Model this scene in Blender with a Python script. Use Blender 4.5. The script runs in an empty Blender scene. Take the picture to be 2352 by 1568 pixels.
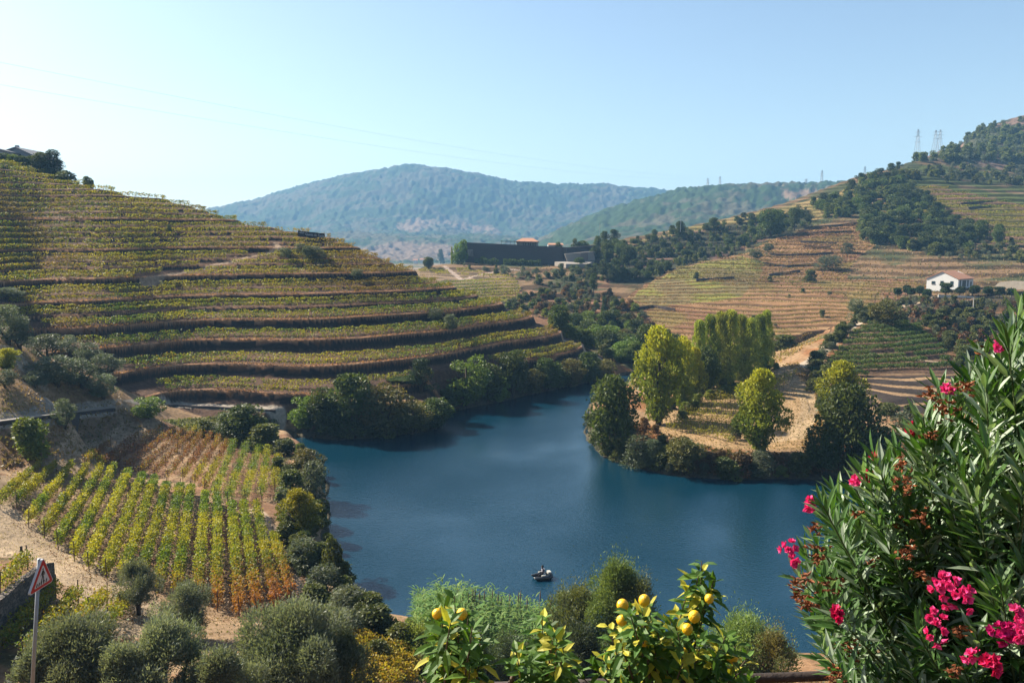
import bpy, math, random
import numpy as np
from mathutils import Vector, Matrix
# ---------------------------------------------------------------- camera, sky, sun, exposure
F, CX, CY, HC = 1846.0, 1176.0, 784.0, 32.0
PITCH = math.radians(6.92)
scene = bpy.context.scene
COL = scene.collection
cd = bpy.data.cameras.new('camera'); cam = bpy.data.objects.new('camera', cd); COL.objects.link(cam)
cam.location = (0, 0, HC); cam.rotation_euler = (math.pi/2 - PITCH, 0, 0)
cd.sensor_width = 36.0; cd.lens = 36.0*F/2352.0; cd.clip_start = 0.1; cd.clip_end = 30000
scene.camera = cam
SUN_AZ, SUN_EL = math.radians(-62), math.radians(38)      # azimuth from +Y, negative to the left
world = bpy.data.worlds.new('World'); scene.world = world; world.use_nodes = True
wn = world.node_tree; bg = wn.nodes['Background']
sky = wn.nodes.new('ShaderNodeTexSky'); sky.sky_type = 'NISHITA'; sky.sun_disc = False
sky.sun_elevation = SUN_EL; sky.sun_rotation = SUN_AZ
sky.altitude = 0; sky.air_density = 1.1; sky.dust_density = 1.2; sky.ozone_density = 1.0
wn.links.new(sky.outputs[0], bg.inputs[0]); bg.inputs[1].default_value = 0.056
sl = bpy.data.lights.new('sun', 'SUN'); sl.energy = 5.0; sl.angle = math.radians(0.5); sl.color = (1.0, 0.91, 0.76)
sun = bpy.data.objects.new('sun', sl); COL.objects.link(sun)
sdir = Vector((math.sin(SUN_AZ)*math.cos(SUN_EL), math.cos(SUN_AZ)*math.cos(SUN_EL), math.sin(SUN_EL)))
sun.rotation_euler = sdir.to_track_quat('Z', 'Y').to_euler(); sun.location = (-60, 40, 120)
scene.view_settings.view_transform = 'Standard'; scene.view_settings.look = 'None'
scene.view_settings.exposure = 1.6; scene.view_settings.gamma = 1.0
scene.cycles.max_bounces = 6; scene.cycles.diffuse_bounces = 2; scene.cycles.glossy_bounces = 2
scene.cycles.transmission_bounces = 4; scene.cycles.transparent_max_bounces = 6; scene.cycles.volume_bounces = 0
scene.cycles.caustics_reflective = False; scene.cycles.caustics_refractive = False
scene.cycles.sample_clamp_indirect = 4.0

# ---------------------------------------------------------------- helpers
rng = np.random.default_rng(7); random.seed(7)
SP, CP = math.sin(PITCH), math.cos(PITCH)
def raydir(u, v):
    x = (np.asarray(u, float)-CX)/F; y = (CY-np.asarray(v, float))/F
    dy = CP + y*SP; dz = -SP + y*CP
    return x/dy, dz/dy                       # slopes dx/dd, dz/dd for depth d = world y
def P(u, v, d):
    a, b = raydir(u, v); return (a*d, d, HC + b*d)
def Z(u, v, z):
    a, b = raydir(u, v); d = (z-HC)/b; return (a*d, d, z)
def proj(x, y, z):
    zc = y*CP - (z-HC)*SP; yc = y*SP + (z-HC)*CP
    return CX + F*x/zc, CY - F*yc/zc
def mpp(d): return d/F                       # metres per photo pixel at depth d
def _hash(ix, iy, s):
    n = (ix.astype(np.int64)*374761393 + iy.astype(np.int64)*668265263 + s*974711) & 0x7fffffff
    n = ((n ^ (n >> 13))*1274126177) & 0x7fffffff
    n = n ^ (n >> 16)
    return (n & 0xffff)/65535.0
def vnoise(x, y, s=0):
    ix = np.floor(x); iy = np.floor(y); fx = x-ix; fy = y-iy
    fx = fx*fx*(3-2*fx); fy = fy*fy*(3-2*fy)
    a = _hash(ix, iy, s); b = _hash(ix+1, iy, s); c = _hash(ix, iy+1, s); d = _hash(ix+1, iy+1, s)
    return (a*(1-fx)+b*fx)*(1-fy)+(c*(1-fx)+d*fx)*fy
def fbm(x, y, s=0, o=4):
    t = 0; w = 0; k = 1.0
    for i in range(o):
        t = t + vnoise(x*2**i+i*17.3, y*2**i-i*9.1, s+i)*k; w += k; k *= .5
    return t/w
def inpoly(px, py, poly):
    px = np.asarray(px); r = np.zeros(px.shape, bool); n = len(poly); j = n-1
    for i in range(n):
        xi, yi = poly[i]; xj, yj = poly[j]
        if yi != yj:
            c = ((yi > py) != (yj > py)) & (px < (xj-xi)*(py-yi)/(yj-yi)+xi)
            r ^= c
        j = i
    return r
def seg_dist(px, py, pts):
    best = np.full(np.shape(px), 1e9)
    for (x0, y0), (x1, y1) in zip(pts[:-1], pts[1:]):
        dx, dy = x1-x0, y1-y0; L = dx*dx+dy*dy+1e-9
        t = np.clip(((px-x0)*dx+(py-y0)*dy)/L, 0, 1)
        best = np.minimum(best, np.hypot(px-x0-t*dx, py-y0-t*dy))
    return best
def sstep(x, a, b):
    t = np.clip((x-a)/(b-a), 0, 1); return t*t*(3-2*t)
class TPS:                                    # smooth surface through control points, in (x/y, ln y)
    def __init__(s, pts, lam=3e-4):
        p = np.array(pts, float); s.c = np.stack([p[:, 0]/p[:, 1], np.log(p[:, 1])], 1); n = len(p)
        K = s.k(s.c[:, None, :]-s.c[None]); K[np.arange(n), np.arange(n)] += lam
        A = np.zeros((n+3, n+3)); A[:n, :n] = K; A[:n, n] = 1; A[:n, n+1:] = s.c; A[n, :n] = 1; A[n+1:, :n] = s.c.T
        s.w = np.linalg.solve(A, np.concatenate([p[:, 2], [0, 0, 0]]))
    def k(s, d):
        r2 = (d**2).sum(-1); return 0.5*r2*np.log(r2+1e-12)
    def __call__(s, a, l):
        sh = a.shape; a = a.ravel(); l = l.ravel(); out = np.empty(a.shape)
        for i in range(0, len(a), 200000):
            A = a[i:i+200000]; L = l[i:i+200000]
            acc = s.w[-3] + s.w[-2]*A + s.w[-1]*L
            for j in range(len(s.c)):
                r2 = (A-s.c[j, 0])**2+(L-s.c[j, 1])**2
                acc += s.w[j]*0.5*r2*np.log(r2+1e-12)
            out[i:i+200000] = acc
        return out.reshape(sh)

# ---------------------------------------------------------------- terrain control points
def column(u, v0, z0, steps, d0=None):
    a, b = raydir(u, v0)
    if d0 is None: d0 = (z0-HC)/b
    pts = [(a*d0, d0, z0)]; d, z = d0, z0
    for v, s in steps:
        a, b = raydir(u, v)
        dn = (HC - z + s*d)/(s-b); z = z + s*(dn-d); d = dn
        pts.append((a*d, d, z))
    a = a
    return pts, (a, d, z)
LEFT = []
for u, v0, z0, d0, st in [
    (-700, 750, 22, None, [(600, .5), (480, .5), (400, .46)]),
    (-300, 750, 20, None, [(600, .5), (480, .5), (400, .46), (384, .7), (378, .15)]),
    (0, 750, 18, None, [(640, .52), (560, .5), (480, .5), (403, .46), (387, .8), (378, .2)]),
    (100, 790, 14.5, None, [(640, .5), (560, .5), (480, .5), (409, .46), (396, .7), (391, .2)]),
    (200, 840, 12, None, [(700, .5), (600, .5), (500, .5), (428, .45)]),
    (400, 925, 5.5, None, [(780, .47), (680, .5), (600, .5), (530, .5), (466, .45)]),
    (650, 928, 5.0, None, [(780, .45), (680, .48), (600, .48), (532, .45)]),
    (770, 928, 4, 133, [(780, .42), (680, .45), (600, .45), (553, .42)]),
    (900, 920, 4, 138, [(780, .40), (700, .42), (612, .42)]),
    (1000, 920, 4.0, 143, [(780, .38), (700, .38), (652, .36)]),
    (1150, 900, 4.0, 160, [(800, .34), (708, .33)]),
    (1300, 880, 3.5, 176, [(830, .28), (782, .25)])]:
    p, (a, d, z) = column(u, v0, z0, st, d0); LEFT += p
    LEFT += [(a*(d+14), d+14, z-0.5), (a*(d+60), d+60, z-20), (a*(d+130), d+130, z-48)]
    if u < 150: LEFT += [(a*(d+30), d+30, z-.5)]
LEFT += [Z(1395, 845, 1.5), P(1480, 850, 215)[:2]+(-6,), P(1550, 850, 200)[:2]+(-14,), P(1480, 850, 260)[:2]+(-14,),
         P(1700, 850, 230)[:2]+(-30,), P(2352, 850, 250)[:2]+(-60,), P(1500, 900, 120)[:2]+(-20,), P(900, 900, 110)[:2]+(-12,),
         P(400, 900, 105)[:2]+(-8,), P(0, 900, 90)[:2]+(-5,), P(1176, 700, 600)[:2]+(-90,), P(0, 700, 700)[:2]+(-90,), P(2300, 700, 700)[:2]+(-140,)]
BASE = [(0, 1.5, 30.2), (-3, 1.5, 30.2), (3, 1.5, 30.2), (0, 4, 29.0), (-4, 4, 29.0), (4, 4, 29.0), (0, 8, 26.9), (-7, 8, 26.6), (4.2, 6.6, 28.2), (5, 8, 27.5), (6, 10, 25.9),
        (-11, 13, 24.1), (-6, 13, 23.8), (0, 14, 22.6), (8, 14, 22.8), (0, 25, 15.3), (-18, 25, 16.0), (16, 25, 15.5), (-14, 36, 9.4), (0, 36, 9.2), (20, 36, 9.0)]
BASE += [P(40, 1568, 40), P(450, 1560, 42), P(300, 1500, 45), P(880, 1530, 46), P(880, 1440, 54), P(1150, 1500, 50)[:2]+(2.4,),
         P(1500, 1500, 49)[:2]+(2.4,), P(1900, 1568, 50)[:2]+(3.4,), P(2352, 1568, 50)[:2]+(4,),
         Z(100, 1310, 6.6), Z(0, 1330, 8.5), Z(-300, 1300, 9), Z(0, 1200, 7), Z(200, 1250, 5.5), Z(400, 1300, 5), Z(620, 1300, 4), Z(300, 1400, 6), Z(500, 1420, 5.2), Z(680, 1390, 4),
         Z(450, 1150, 4), Z(600, 1100, 3), Z(620, 1200, 3.2), Z(350, 1010, 4), Z(560, 1010, 2.6), Z(100, 1120, 6), Z(-200, 1150, 9), Z(200, 1040, 5), Z(420, 985, 3.6),
         Z(0, 1070, 7.2), Z(150, 1010, 5.8), Z(290, 985, 4.6), Z(480, 960, 3.4), Z(620, 965, 2.8), Z(-300, 1000, 9),
         Z(0, 945, 12.2), Z(150, 935, 10.6), Z(280, 925, 8.2), Z(60, 890, 14), Z(200, 880, 11), Z(310, 905, 7.5), Z(20, 850, 15.5), Z(150, 850, 12.5), Z(30, 790, 17.5),
         Z(-300, 850, 19), Z(-300, 940, 14), Z(400, 930, 5.2), Z(650, 938, 4.6)]
BASE += [Z(1700, 990, 2.9), Z(1850, 1000, 2.9), Z(1550, 960, 2.4), Z(1800, 880, 3.8), Z(1700, 900, 3.4), Z(1600, 905, 3), Z(1650, 1030, 2.6), Z(1500, 1010, 2.2),
         Z(1420, 1000, 1.8), Z(1450, 930, 2), Z(1900, 1030, 2.8), Z(2050, 1010, 3), Z(2300, 1000, 4), Z(2700, 1000, 6),
         P(1500, 860, 195)[:2]+(2,), P(1600, 830, 200)[:2]+(3,), P(1350, 850, 225)[:2]+(2,), P(1400, 800, 245)[:2]+(3,), P(1250, 780, 240)[:2]+(3,),
         P(1760, 850, 178)[:2]+(4.5,), P(1830, 835, 172)[:2]+(6.2,), P(1900, 785, 190)[:2]+(8.8,), P(1990, 722, 222)[:2]+(13,),
         P(1780, 800, 215)[:2]+(3.2,), P(1850, 775, 228)[:2]+(5.3,),
         P(2000, 770, 196), P(2100, 765, 200), P(1950, 830, 172), P(2050, 850, 166), P(2150, 850, 166), P(2050, 920, 143), P(2150, 930, 142), P(1900, 930, 145), P(2300, 900, 145), P(2500, 880, 150),
         P(2250, 750, 222), P(2250, 700, 252), P(2150, 720, 235), P(2250, 800, 192), P(2200, 850, 168), P(2400, 800, 195), P(2700, 750, 215), P(2400, 700, 250),
         P(2200, 664, 292), P(2300, 664, 292), P(2120, 680, 285), P(2400, 662, 294), P(2050, 690, 275), P(2700, 650, 300),
         P(2200, 640, 318), P(2350, 620, 325)]
BASE += [P(1250, 720, 268), P(1350, 730, 275), P(1450, 740, 272), P(1200, 690, 300), P(1400, 690, 300), P(1300, 650, 340), P(1450, 660, 325), P(1400, 620, 370), P(1500, 600, 395), P(1500, 665, 315),
         P(1600, 740, 262), P(1600, 700, 288), P(1750, 700, 285), P(1600, 780, 240), P(1700, 800, 225), P(1900, 690, 285), P(1800, 740, 258), P(1950, 740, 258), P(2000, 700, 272),
         P(1700, 620, 362), P(1800, 640, 345), P(1900, 600, 375), P(1600, 560, 435), P(1500, 552, 450), P(1700, 540, 448), P(2000, 620, 350), P(2100, 600, 350), P(2200, 590, 355), P(2350, 570, 370), P(2700, 560, 380),
         P(1380, 590, 410), P(1430, 550, 455), P(1560, 524, 480), P(1750, 484, 500), P(1850, 462, 505), P(1950, 428, 510), P(2050, 390, 530), P(2020, 410, 515),
         P(2000, 500, 435), P(1900, 520, 425), P(2100, 540, 400), P(2250, 520, 415), P(2352, 500, 430), P(2100, 450, 475), P(2250, 450, 470), P(2352, 440, 480), P(2700, 420, 500),
         P(2150, 400, 560), P(2250, 400, 580), P(2352, 400, 590), P(2090, 372, 600), P(2150, 350, 680), P(2230, 308, 780), P(2300, 290, 820), P(2352, 282, 850), P(2500, 250, 880), P(2700, 220, 900), P(2350, 340, 700), P(2250, 340, 720)]
BASE += [P(950, 640, 330), P(900, 640, 330), P(1100, 626, 372), P(1150, 690, 298), P(1050, 662, 308), P(1060, 602, 398), P(1200, 602, 402), P(1300, 600, 405), P(1020, 606, 392), P(1200, 585, 470)[:2]+(24,),
         P(1160, 640, 350), P(1250, 640, 352), P(980, 615, 385), P(1000, 690, 290), P(800, 700, 300)[:2]+(6,), P(850, 640, 360)[:2]+(8,), P(500, 700, 360)[:2]+(0,), P(0, 700, 400)[:2]+(0,), P(-500, 700, 400)[:2]+(0,),
         P(1050, 600, 560)[:2]+(10,), P(1300, 600, 560)[:2]+(14,), P(900, 600, 520)[:2]+(4,), P(1400, 600, 600)[:2]+(15,), P(1560, 600, 620)[:2]+(26,), P(1750, 600, 640)[:2]+(32,), P(1950, 600, 680)[:2]+(50,), P(2090, 600, 760)[:2]+(75,),
         P(700, 600, 900)[:2]+(0,), P(1100, 600, 900)[:2]+(2,), P(0, 600, 900)[:2]+(0,), P(1600, 600, 900)[:2]+(8,), P(2000, 600, 950)[:2]+(45,), P(2352, 600, 1100)[:2]+(110,), P(2352, 600, 1500)[:2]+(20,), P(1176, 600, 1500)[:2]+(0,), P(0, 600, 1500)[:2]+(0,)]
# far mountains: silhouettes at their own distance
MT1 = []
for u, v in [(-600, 520), (-200, 500), (200, 505), (400, 510), (510, 497), (600, 462), (680, 430), (740, 412), (820, 408), (880, 392), (950, 386), (1030, 394), (1100, 414), (1180, 424), (1225, 418), (1290, 437), (1400, 446), (1480, 442), (1560, 446), (1800, 440), (2100, 420), (2700, 420)]:
    a, b = raydir(u, v); dr = 3000 + 200*math.sin(u*.01)
    MT1 += [(a*dr, dr, HC+b*dr), (a*(dr+900), dr+900, HC+b*dr-120)]
    if int(u) % 3 != 1:
        for vv, dd, o in ((520, 2500, 0), (560, 1950, 0), (600, 1450, 0)):
            a2, b2 = raydir(u, v+(600-v)*(vv-440)/160.0 + 8*math.sin(u*.013+dd)); MT1.append((a2*dd, dd, HC+b2*dd))
for u in (-600, 200, 700, 1176, 1600, 2700): MT1 += [P(u, 612, 1100)[:2]+(-12,), P(u, 700, 700)[:2]+(-40,), P(u, 600, 6000)[:2]+(0,)]
MT2 = []
for u, v in [(1230, 570), (1300, 530), (1400, 486), (1500, 458), (1600, 434), (1690, 430), (1740, 426), (1850, 420), (1960, 416), (2150, 420), (2700, 400)]:
    a, b = raydir(u, v); dr = 1650; a3 = a*dr/dr
    MT2 += [(a*dr, dr, HC+b*dr), (a*(dr+500), dr+500, HC+b*dr-150)]
    for k, dd in ((.35, 1350), (.75, 1050), (1.0, 850)):
        a2, b2 = raydir(u, v+(590-v)*k); MT2.append((a2*dd, dd, HC+b2*dd-(30 if k == 1 else 0)))
MT2 += [P(1100, 600, 1600)[:2]+(-30,), P(900, 600, 1500)[:2]+(-90,), P(0, 600, 1500)[:2]+(-200,), P(1100, 600, 900)[:2]+(-40,), P(0, 600, 4000)[:2]+(-300,), P(1176, 600, 4000)[:2]+(-200,), P(2352, 600, 4000)[:2]+(-150,)]

SHORE = [Z(*q, 0)[:2] for q in [(925, 1470), (875, 1412), (800, 1345), (772, 1290), (752, 1200), (748, 1120), (738, 1065), (705, 1032), (652, 1004), (690, 1002), (780, 1010), (900, 1002), (1000, 985),
        (1035, 945), (1120, 928), (1210, 908), (1300, 888), (1400, 868), (1452, 856)]]
RIVER = SHORE + [(44, 214), (62, 228), (95, 242), (150, 262), (150, 250), (95, 229), (66, 214), (50, 200)] + [Z(*q, 0)[:2] for q in [(1470, 868), (1400, 900), (1352, 930), (1345, 1000), (1380, 1045), (1440, 1066), (1530, 1090),
        (1650, 1100), (1760, 1100), (1900, 1100), (2010, 1092), (2150, 1080), (2352, 1070), (3000, 1060)]] + [(110, 60), (60, 49)] + [Z(*q, 0)[:2] for q in [(2200, 1500), (1900, 1520), (1700, 1500), (1400, 1478), (1150, 1465)]]
RIVER = [tuple(map(float, q)) for q in RIVER]

avals = np.concatenate([np.linspace(-1.25, -.69, 60, endpoint=False), np.linspace(-.69, .69, 1150), np.linspace(.69, 1.25, 61)[1:]])
dvals = np.concatenate([np.arange(1.5, 60, .35), np.arange(60, 125, .3), np.arange(125, 290, .36), np.arange(290, 560, 1.0), np.arange(560, 1000, 3.5), np.arange(1000, 3600, 10), np.arange(3600, 9000, 200)])
AA, DD = np.meshgrid(avals, dvals, indexing='ij'); LL = np.log(DD); XX = AA*DD; YY = DD
tb, tl, m1, m2 = TPS(BASE), TPS(LEFT), TPS(MT1), TPS(MT2)
DMID = DD < 1600; DFAR = DD > 650
HB = np.full(DD.shape, -20.0); HB[:] = tb(AA, np.minimum(LL, math.log(1600)))
HL = np.full(DD.shape, -99.0); k = (dvals < 520) & (dvals > 96); HL[:, k] = tl(AA[:, k], LL[:, k]); HL -= 99*sstep(DD, 420, 520) + 99*(1-sstep(DD, 98, 116))
HM = np.full(DD.shape, -99.0); k = dvals > 650
n1 = fbm(XX[:, k]/330, YY[:, k]/330, 3, 5)-.5; n2 = fbm(XX[:, k]/14, YY[:, k]/14, 9, 2)-.5
HM[:, k] = np.maximum(m1(AA[:, k], LL[:, k])+n1*70*sstep(DD[:, k], 1200, 2200), m2(AA[:, k], LL[:, k])+n1*24)+n2*17*sstep(DD[:, k], 900, 1400)
HB = HB*(1-sstep(DD, 1200, 1500)) - 5*sstep(DD, 1200, 1500)
H0 = np.maximum(np.maximum(HB, HL), HM)
ISLEFT = (HL >= HB-.2) & (DD < 420); ISFAR = (HM > HB)
PU, PV = proj(XX, YY, H0)
# ---------------------------------------------------------------- lookups on the height field
def _ab(u, v): return raydir(u, v)
def hit_on(H, u, v, dmin=0.0, dmax=1e9):
    a, b = raydir(u, v); a = float(a); b = float(b)
    i = min(max(int(np.searchsorted(avals, a)), 1), len(avals)-1)
    w = (a-avals[i-1])/(avals[i]-avals[i-1]); h = H[i-1]*(1-w)+H[i]*w
    g = h - (HC+b*dvals); ok = np.nonzero((g > 0) & (dvals >= dmin) & (dvals <= dmax))[0]
    if not len(ok): return None
    j = ok[0]
    if j == 0: d = dvals[0]
    else:
        t = g[j-1]/(g[j-1]-g[j]) if g[j-1] < 0 else 1.0
        d = dvals[j-1]+t*(dvals[j]-dvals[j-1])
    return (a*d, d, HC+b*d)
def sample(H, x, y):
    x = np.asarray(x, float); y = np.asarray(y, float); a = x/np.maximum(y, 1.5)
    i = np.clip(np.searchsorted(avals, a), 1, len(avals)-1); j = np.clip(np.searchsorted(dvals, y), 1, len(dvals)-1)
    w = np.clip((a-avals[i-1])/(avals[i]-avals[i-1]), 0, 1); t = np.clip((y-dvals[j-1])/(dvals[j]-dvals[j-1]), 0, 1)
    return (H[i-1, j-1]*(1-w)+H[i, j-1]*w)*(1-t)+(H[i-1, j]*(1-w)+H[i, j]*w)*t
# ---------------------------------------------------------------- terraces
WOB = (fbm(XX/34, YY/34, 21, 3)-.5)*1.5
HLW = HL + WOB
c403 = int(np.argmin(abs(avals-float(raydir(403, 700)[0]))))
hcol = HLW[c403]; vcol = proj(XX[c403], YY[c403], HL[c403])[1]
jj = np.nonzero((dvals > 132) & (dvals < 240))[0]
def h_at(v):
    j = jj[np.nonzero(vcol[jj] <= v)[0]]
    return float(hcol[j[0]]) if len(j) else None
risers = [(924.5, 896, 1), (869, 838.8, 1), (813, 782.7, 1), (764, 739, 1), (720, 712, 0), (698.7, 682, 1), (674, 668, 0), (655, 635, 1), (620, 613, 0), (605, 599, 0),
          (583, 571, 1), (565, 559, 0), (553, 547, 0), (541, 535, 0), (529, 523, 0), (514, 505, 1), (498, 492, 0), (486, 481, 0), (475, 470, 0)]
rowv = [893, 836, 779.5, 735, 709, 679.5, 665, 632, 623, 610, 596, 588, 568, 556, 544.5, 532.5, 519.5, 502, 489, 478]
kx, ky, maj = [], [], []
for vb, vt, m in risers:
    hb_, ht_ = h_at(vb), h_at(vt)
    if hb_ is None or ht_ is None: continue
    hc = (hb_+ht_)/2; e = .17 if m else .1
    kx += [hc-e, hc+e]; ky += [hb_, ht_]; maj.append((hc, e, m))
hrows = []
for i_, (hc, e, m) in enumerate(maj):
    hrows.append(hc+e+.22); nx_ = maj[i_+1][0]-maj[i_+1][1] if i_+1 < len(maj) else 99
    if 1.5 < nx_-hc-e < 5: hrows.append(hc+e+1.25)
top = kx[-1]; hh = top+.62
while hh < 75:
    big = 0
    kx += [hh+.75, hh+.95]; ky += [hh+.35, hh+1.35]; maj.append((hh+.85, .1, 0)); hrows.append(hh+1.15); hh += 1.62
kx = np.array(kx); ky = np.array(ky); o = np.argsort(kx); kx = kx[o]; ky = ky[o]; ky = np.maximum.accumulate(ky)
TL = np.interp(HLW, kx, ky, left=None, right=None)
TL = np.where(HLW < kx[0], HLW-kx[0]+ky[0], TL); TL = np.where(HLW > kx[-1], HLW-kx[-1]+ky[-1], TL)
TL = TL - WOB*.9
Hf = H0.copy()
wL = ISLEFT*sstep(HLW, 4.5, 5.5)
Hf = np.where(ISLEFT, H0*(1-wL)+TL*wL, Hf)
# generic stepped benches elsewhere
def reg(poly, d0, d1, warp=6.0):
    wu = (vnoise(XX/9, YY/9, 5)-.5)*warp*2; wv = (vnoise(XX/9, YY/9, 6)-.5)*warp
    m = (DD > d0) & (DD < d1)
    out = np.zeros(DD.shape, bool); out[m] = inpoly(PU[m]+wu[m], PV[m]+wv[m], poly); return out
ISB = ~ISLEFT & ~ISFAR
R_WINE = reg([(900, 640), (980, 612), (1080, 618), (1190, 640), (1200, 700), (1130, 700), (1000, 672)], 270, 385) & ISB
R_MID = reg([(1380, 790), (1405, 700), (1480, 655), (1560, 612), (1700, 585), (1780, 545), (1880, 520), (2010, 508), (2010, 560), (1960, 600), (1950, 640), (2090, 640), (2140, 660), (2010, 705), (1960, 745), (1890, 790), (1770, 800)], 210, 460) & ISB
R_DARK = reg([(1850, 850), (1895, 845), (1950, 765), (2000, 738), (2110, 748), (2170, 800), (2230, 880), (2300, 950), (2100, 950), (1860, 950)], 130, 232) & ISB
R_UP = reg([(2010, 430), (2150, 425), (2352, 470), (2700, 480), (2700, 585), (2290, 560), (2180, 520), (2100, 470)], 380, 640) & ISB
R_TOPG = reg([(2050, 395), (2120, 375), (2352, 370), (2700, 370), (2700, 470), (2352, 470), (2150, 425), (2020, 425)], 450, 760) & ISB
R_SLOPE = reg([(1440, 560), (1560, 525), (1750, 486), (1900, 450), (2010, 408), (2020, 430), (1960, 470), (1850, 510), (1700, 560), (1560, 560)], 400, 560) & ISB
R_WOOD = reg([(1370, 600), (1500, 545), (1700, 510), (1860, 480), (1870, 520), (1760, 545), (1690, 585), (1560, 612), (1480, 655), (1400, 650)], 330, 560) & ISB
R_RAV = reg([(1120, 690), (1250, 650), (1400, 640), (1400, 700), (1500, 730), (1520, 800), (1450, 840), (1350, 800), (1200, 740)], 220, 400) & ISB
R_BRUSH = reg([(2010, 700), (2120, 680), (2400, 665), (2900, 660), (2900, 1000), (2300, 950), (2230, 880), (2170, 800), (2110, 748), (2000, 738)], 120, 300) & ISB
R_PEN = reg([(1500, 960), (1600, 900), (1700, 860), (1790, 830), (1860, 880), (1890, 940), (1880, 1000), (1840, 1030), (1660, 1030), (1520, 1000)], 110, 185) & ISB
HW2 = HB + (fbm(XX/45, YY/45, 31, 4)-.5)*2.6
def bench(h, p, f=.72, up=.15):
    q = h/p; n = np.floor(q); t = q-n
    return p*(n+np.where(t < f, t/f*up, up+(t-f)/(1-f)*(1-up))), t
BT = np.zeros(DD.shape); 
def apply_bench(mask, p, w, f=.72):
    global Hf
    b, t = bench(HW2, p, f); b = b-(HW2-HB)
    Hf = np.where(mask, Hf*(1-w)+b*w, Hf); BT[mask] = t[mask]
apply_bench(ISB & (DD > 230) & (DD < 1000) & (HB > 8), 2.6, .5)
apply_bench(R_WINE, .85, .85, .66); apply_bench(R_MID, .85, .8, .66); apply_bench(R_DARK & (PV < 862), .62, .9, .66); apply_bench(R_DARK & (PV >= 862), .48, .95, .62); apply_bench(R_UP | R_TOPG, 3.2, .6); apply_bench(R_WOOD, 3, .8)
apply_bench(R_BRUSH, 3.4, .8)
# river bed and banks
rx = np.array([q[0] for q in RIVER]); ry = np.array([q[1] for q in RIVER])
near = (DD < 300) & (DD > 35) & (XX > rx.min()-20) & (XX < rx.max()+20)
sd = np.full(DD.shape, 50.0); px_, py_ = XX[near], YY[near]
dist = seg_dist(px_, py_, RIVER+[RIVER[0]]); ins = inpoly(px_, py_, RIVER); dist = dist + (vnoise(px_/3, py_/3, 77)-.5)*1.3
sd[near] = np.where(ins, -dist, dist)
land = np.maximum(Hf, .25); bank = sstep(sd, -.4, 3.5)
Hf = np.where((DD < 1000), np.where(sd < 0, -np.minimum(3.0, -sd*.6), land*bank+(1-bank)*.02), Hf)
Hf = np.where((DD >= 1000) & ~ISFAR, np.maximum(Hf, -3), Hf)
# roads and tracks
PATHS = []
def path(pts, w, col, H=None, dmin=0, dmax=1e9, flat=0.0):
    q = []
    for (u0, v0), (u1, v1) in zip(pts[:-1], pts[1:]):
        for t in np.linspace(0, 1, 5)[:-1]: q.append(hit_on(Hf if H is None else H, u0+(u1-u0)*t, v0+(v1-v0)*t, dmin, dmax))
    q.append(hit_on(Hf if H is None else H, pts[-1][0], pts[-1][1], dmin, dmax))
    q = [(a[0], a[1]) for a in q if a]
    if len(q) > 1: PATHS.append((q, w, col))
path([(0, 967), (150, 948), (290, 930)], 2.4, (.42, .36, .29), H0)
path([(290, 930), (380, 922), (520, 931), (640, 936)], 2.2, (.42, .36, .29), H0)
path([(305, 950), (335, 975), (290, 1010), (200, 1050), (100, 1085), (0, 1130), (-60, 1150)], 5.0, (.42, .30, .19), H0)
path([(-40, 1170), (60, 1255), (150, 1300), (250, 1350), (300, 1410), (270, 1440)], 5.5, (.43, .32, .21), H0)
path([(330, 650), (430, 626), (600, 584), (640, 571), (632, 560)], 1.3, (.40, .28, .19), H0)
path([(30, 808), (50, 835), (85, 872)], 3.2, (.46, .36, .25), H0)
path([(1760, 1010), (1830, 1000), (1866, 945), (1850, 900), (1805, 860), (1790, 838)], 3.4, (.44, .31, .18), H0, 100)
path([(1830, 850), (1870, 825), (1900, 798), (1935, 765), (1985, 730)], 3.0, (.46, .38, .29), H0, 150, 240)
path([(1300, 778), (1350, 805), (1398, 836)], 3.0, (.50, .38, .26), H0)
path([(1020, 610), (1060, 640), (1160, 616), (1190, 618)], 2.2, (.42, .32, .26), H0, 300)
path([(2010, 722), (2080, 692), (2140, 680)], 3.0, (.48, .36, .25), H0, 200)
path([(2000, 810), (2060, 815), (2200, 838)], 1.2, (.46, .36, .25), H0, 150)
path([(585, 1170), (600, 1185), (640, 1250), (690, 1370), (700, 1410)], 1.6, (.46, .34, .24), H0)
# terrace held by the stone wall beside the sign
WA, WB = hit_on(H0, -60, 1520), hit_on(H0, 128, 1368)
wex, wey = WB[0]-WA[0], WB[1]-WA[1]; weL = math.hypot(wex, wey); wex /= weL; wey /= weL
q1 = (XX-WA[0])*wex+(YY-WA[1])*wey; q2 = -(XX-WA[0])*wey+(YY-WA[1])*wex
WT = (q2 > 0.15) & (q1 > -25) & (q1 < weL) & (q2 < 14); Hf = np.where(WT, Hf+2.3*(1-sstep(q2, 9, 14))*(1-sstep(q1, weL-.5, weL)), Hf)
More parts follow.
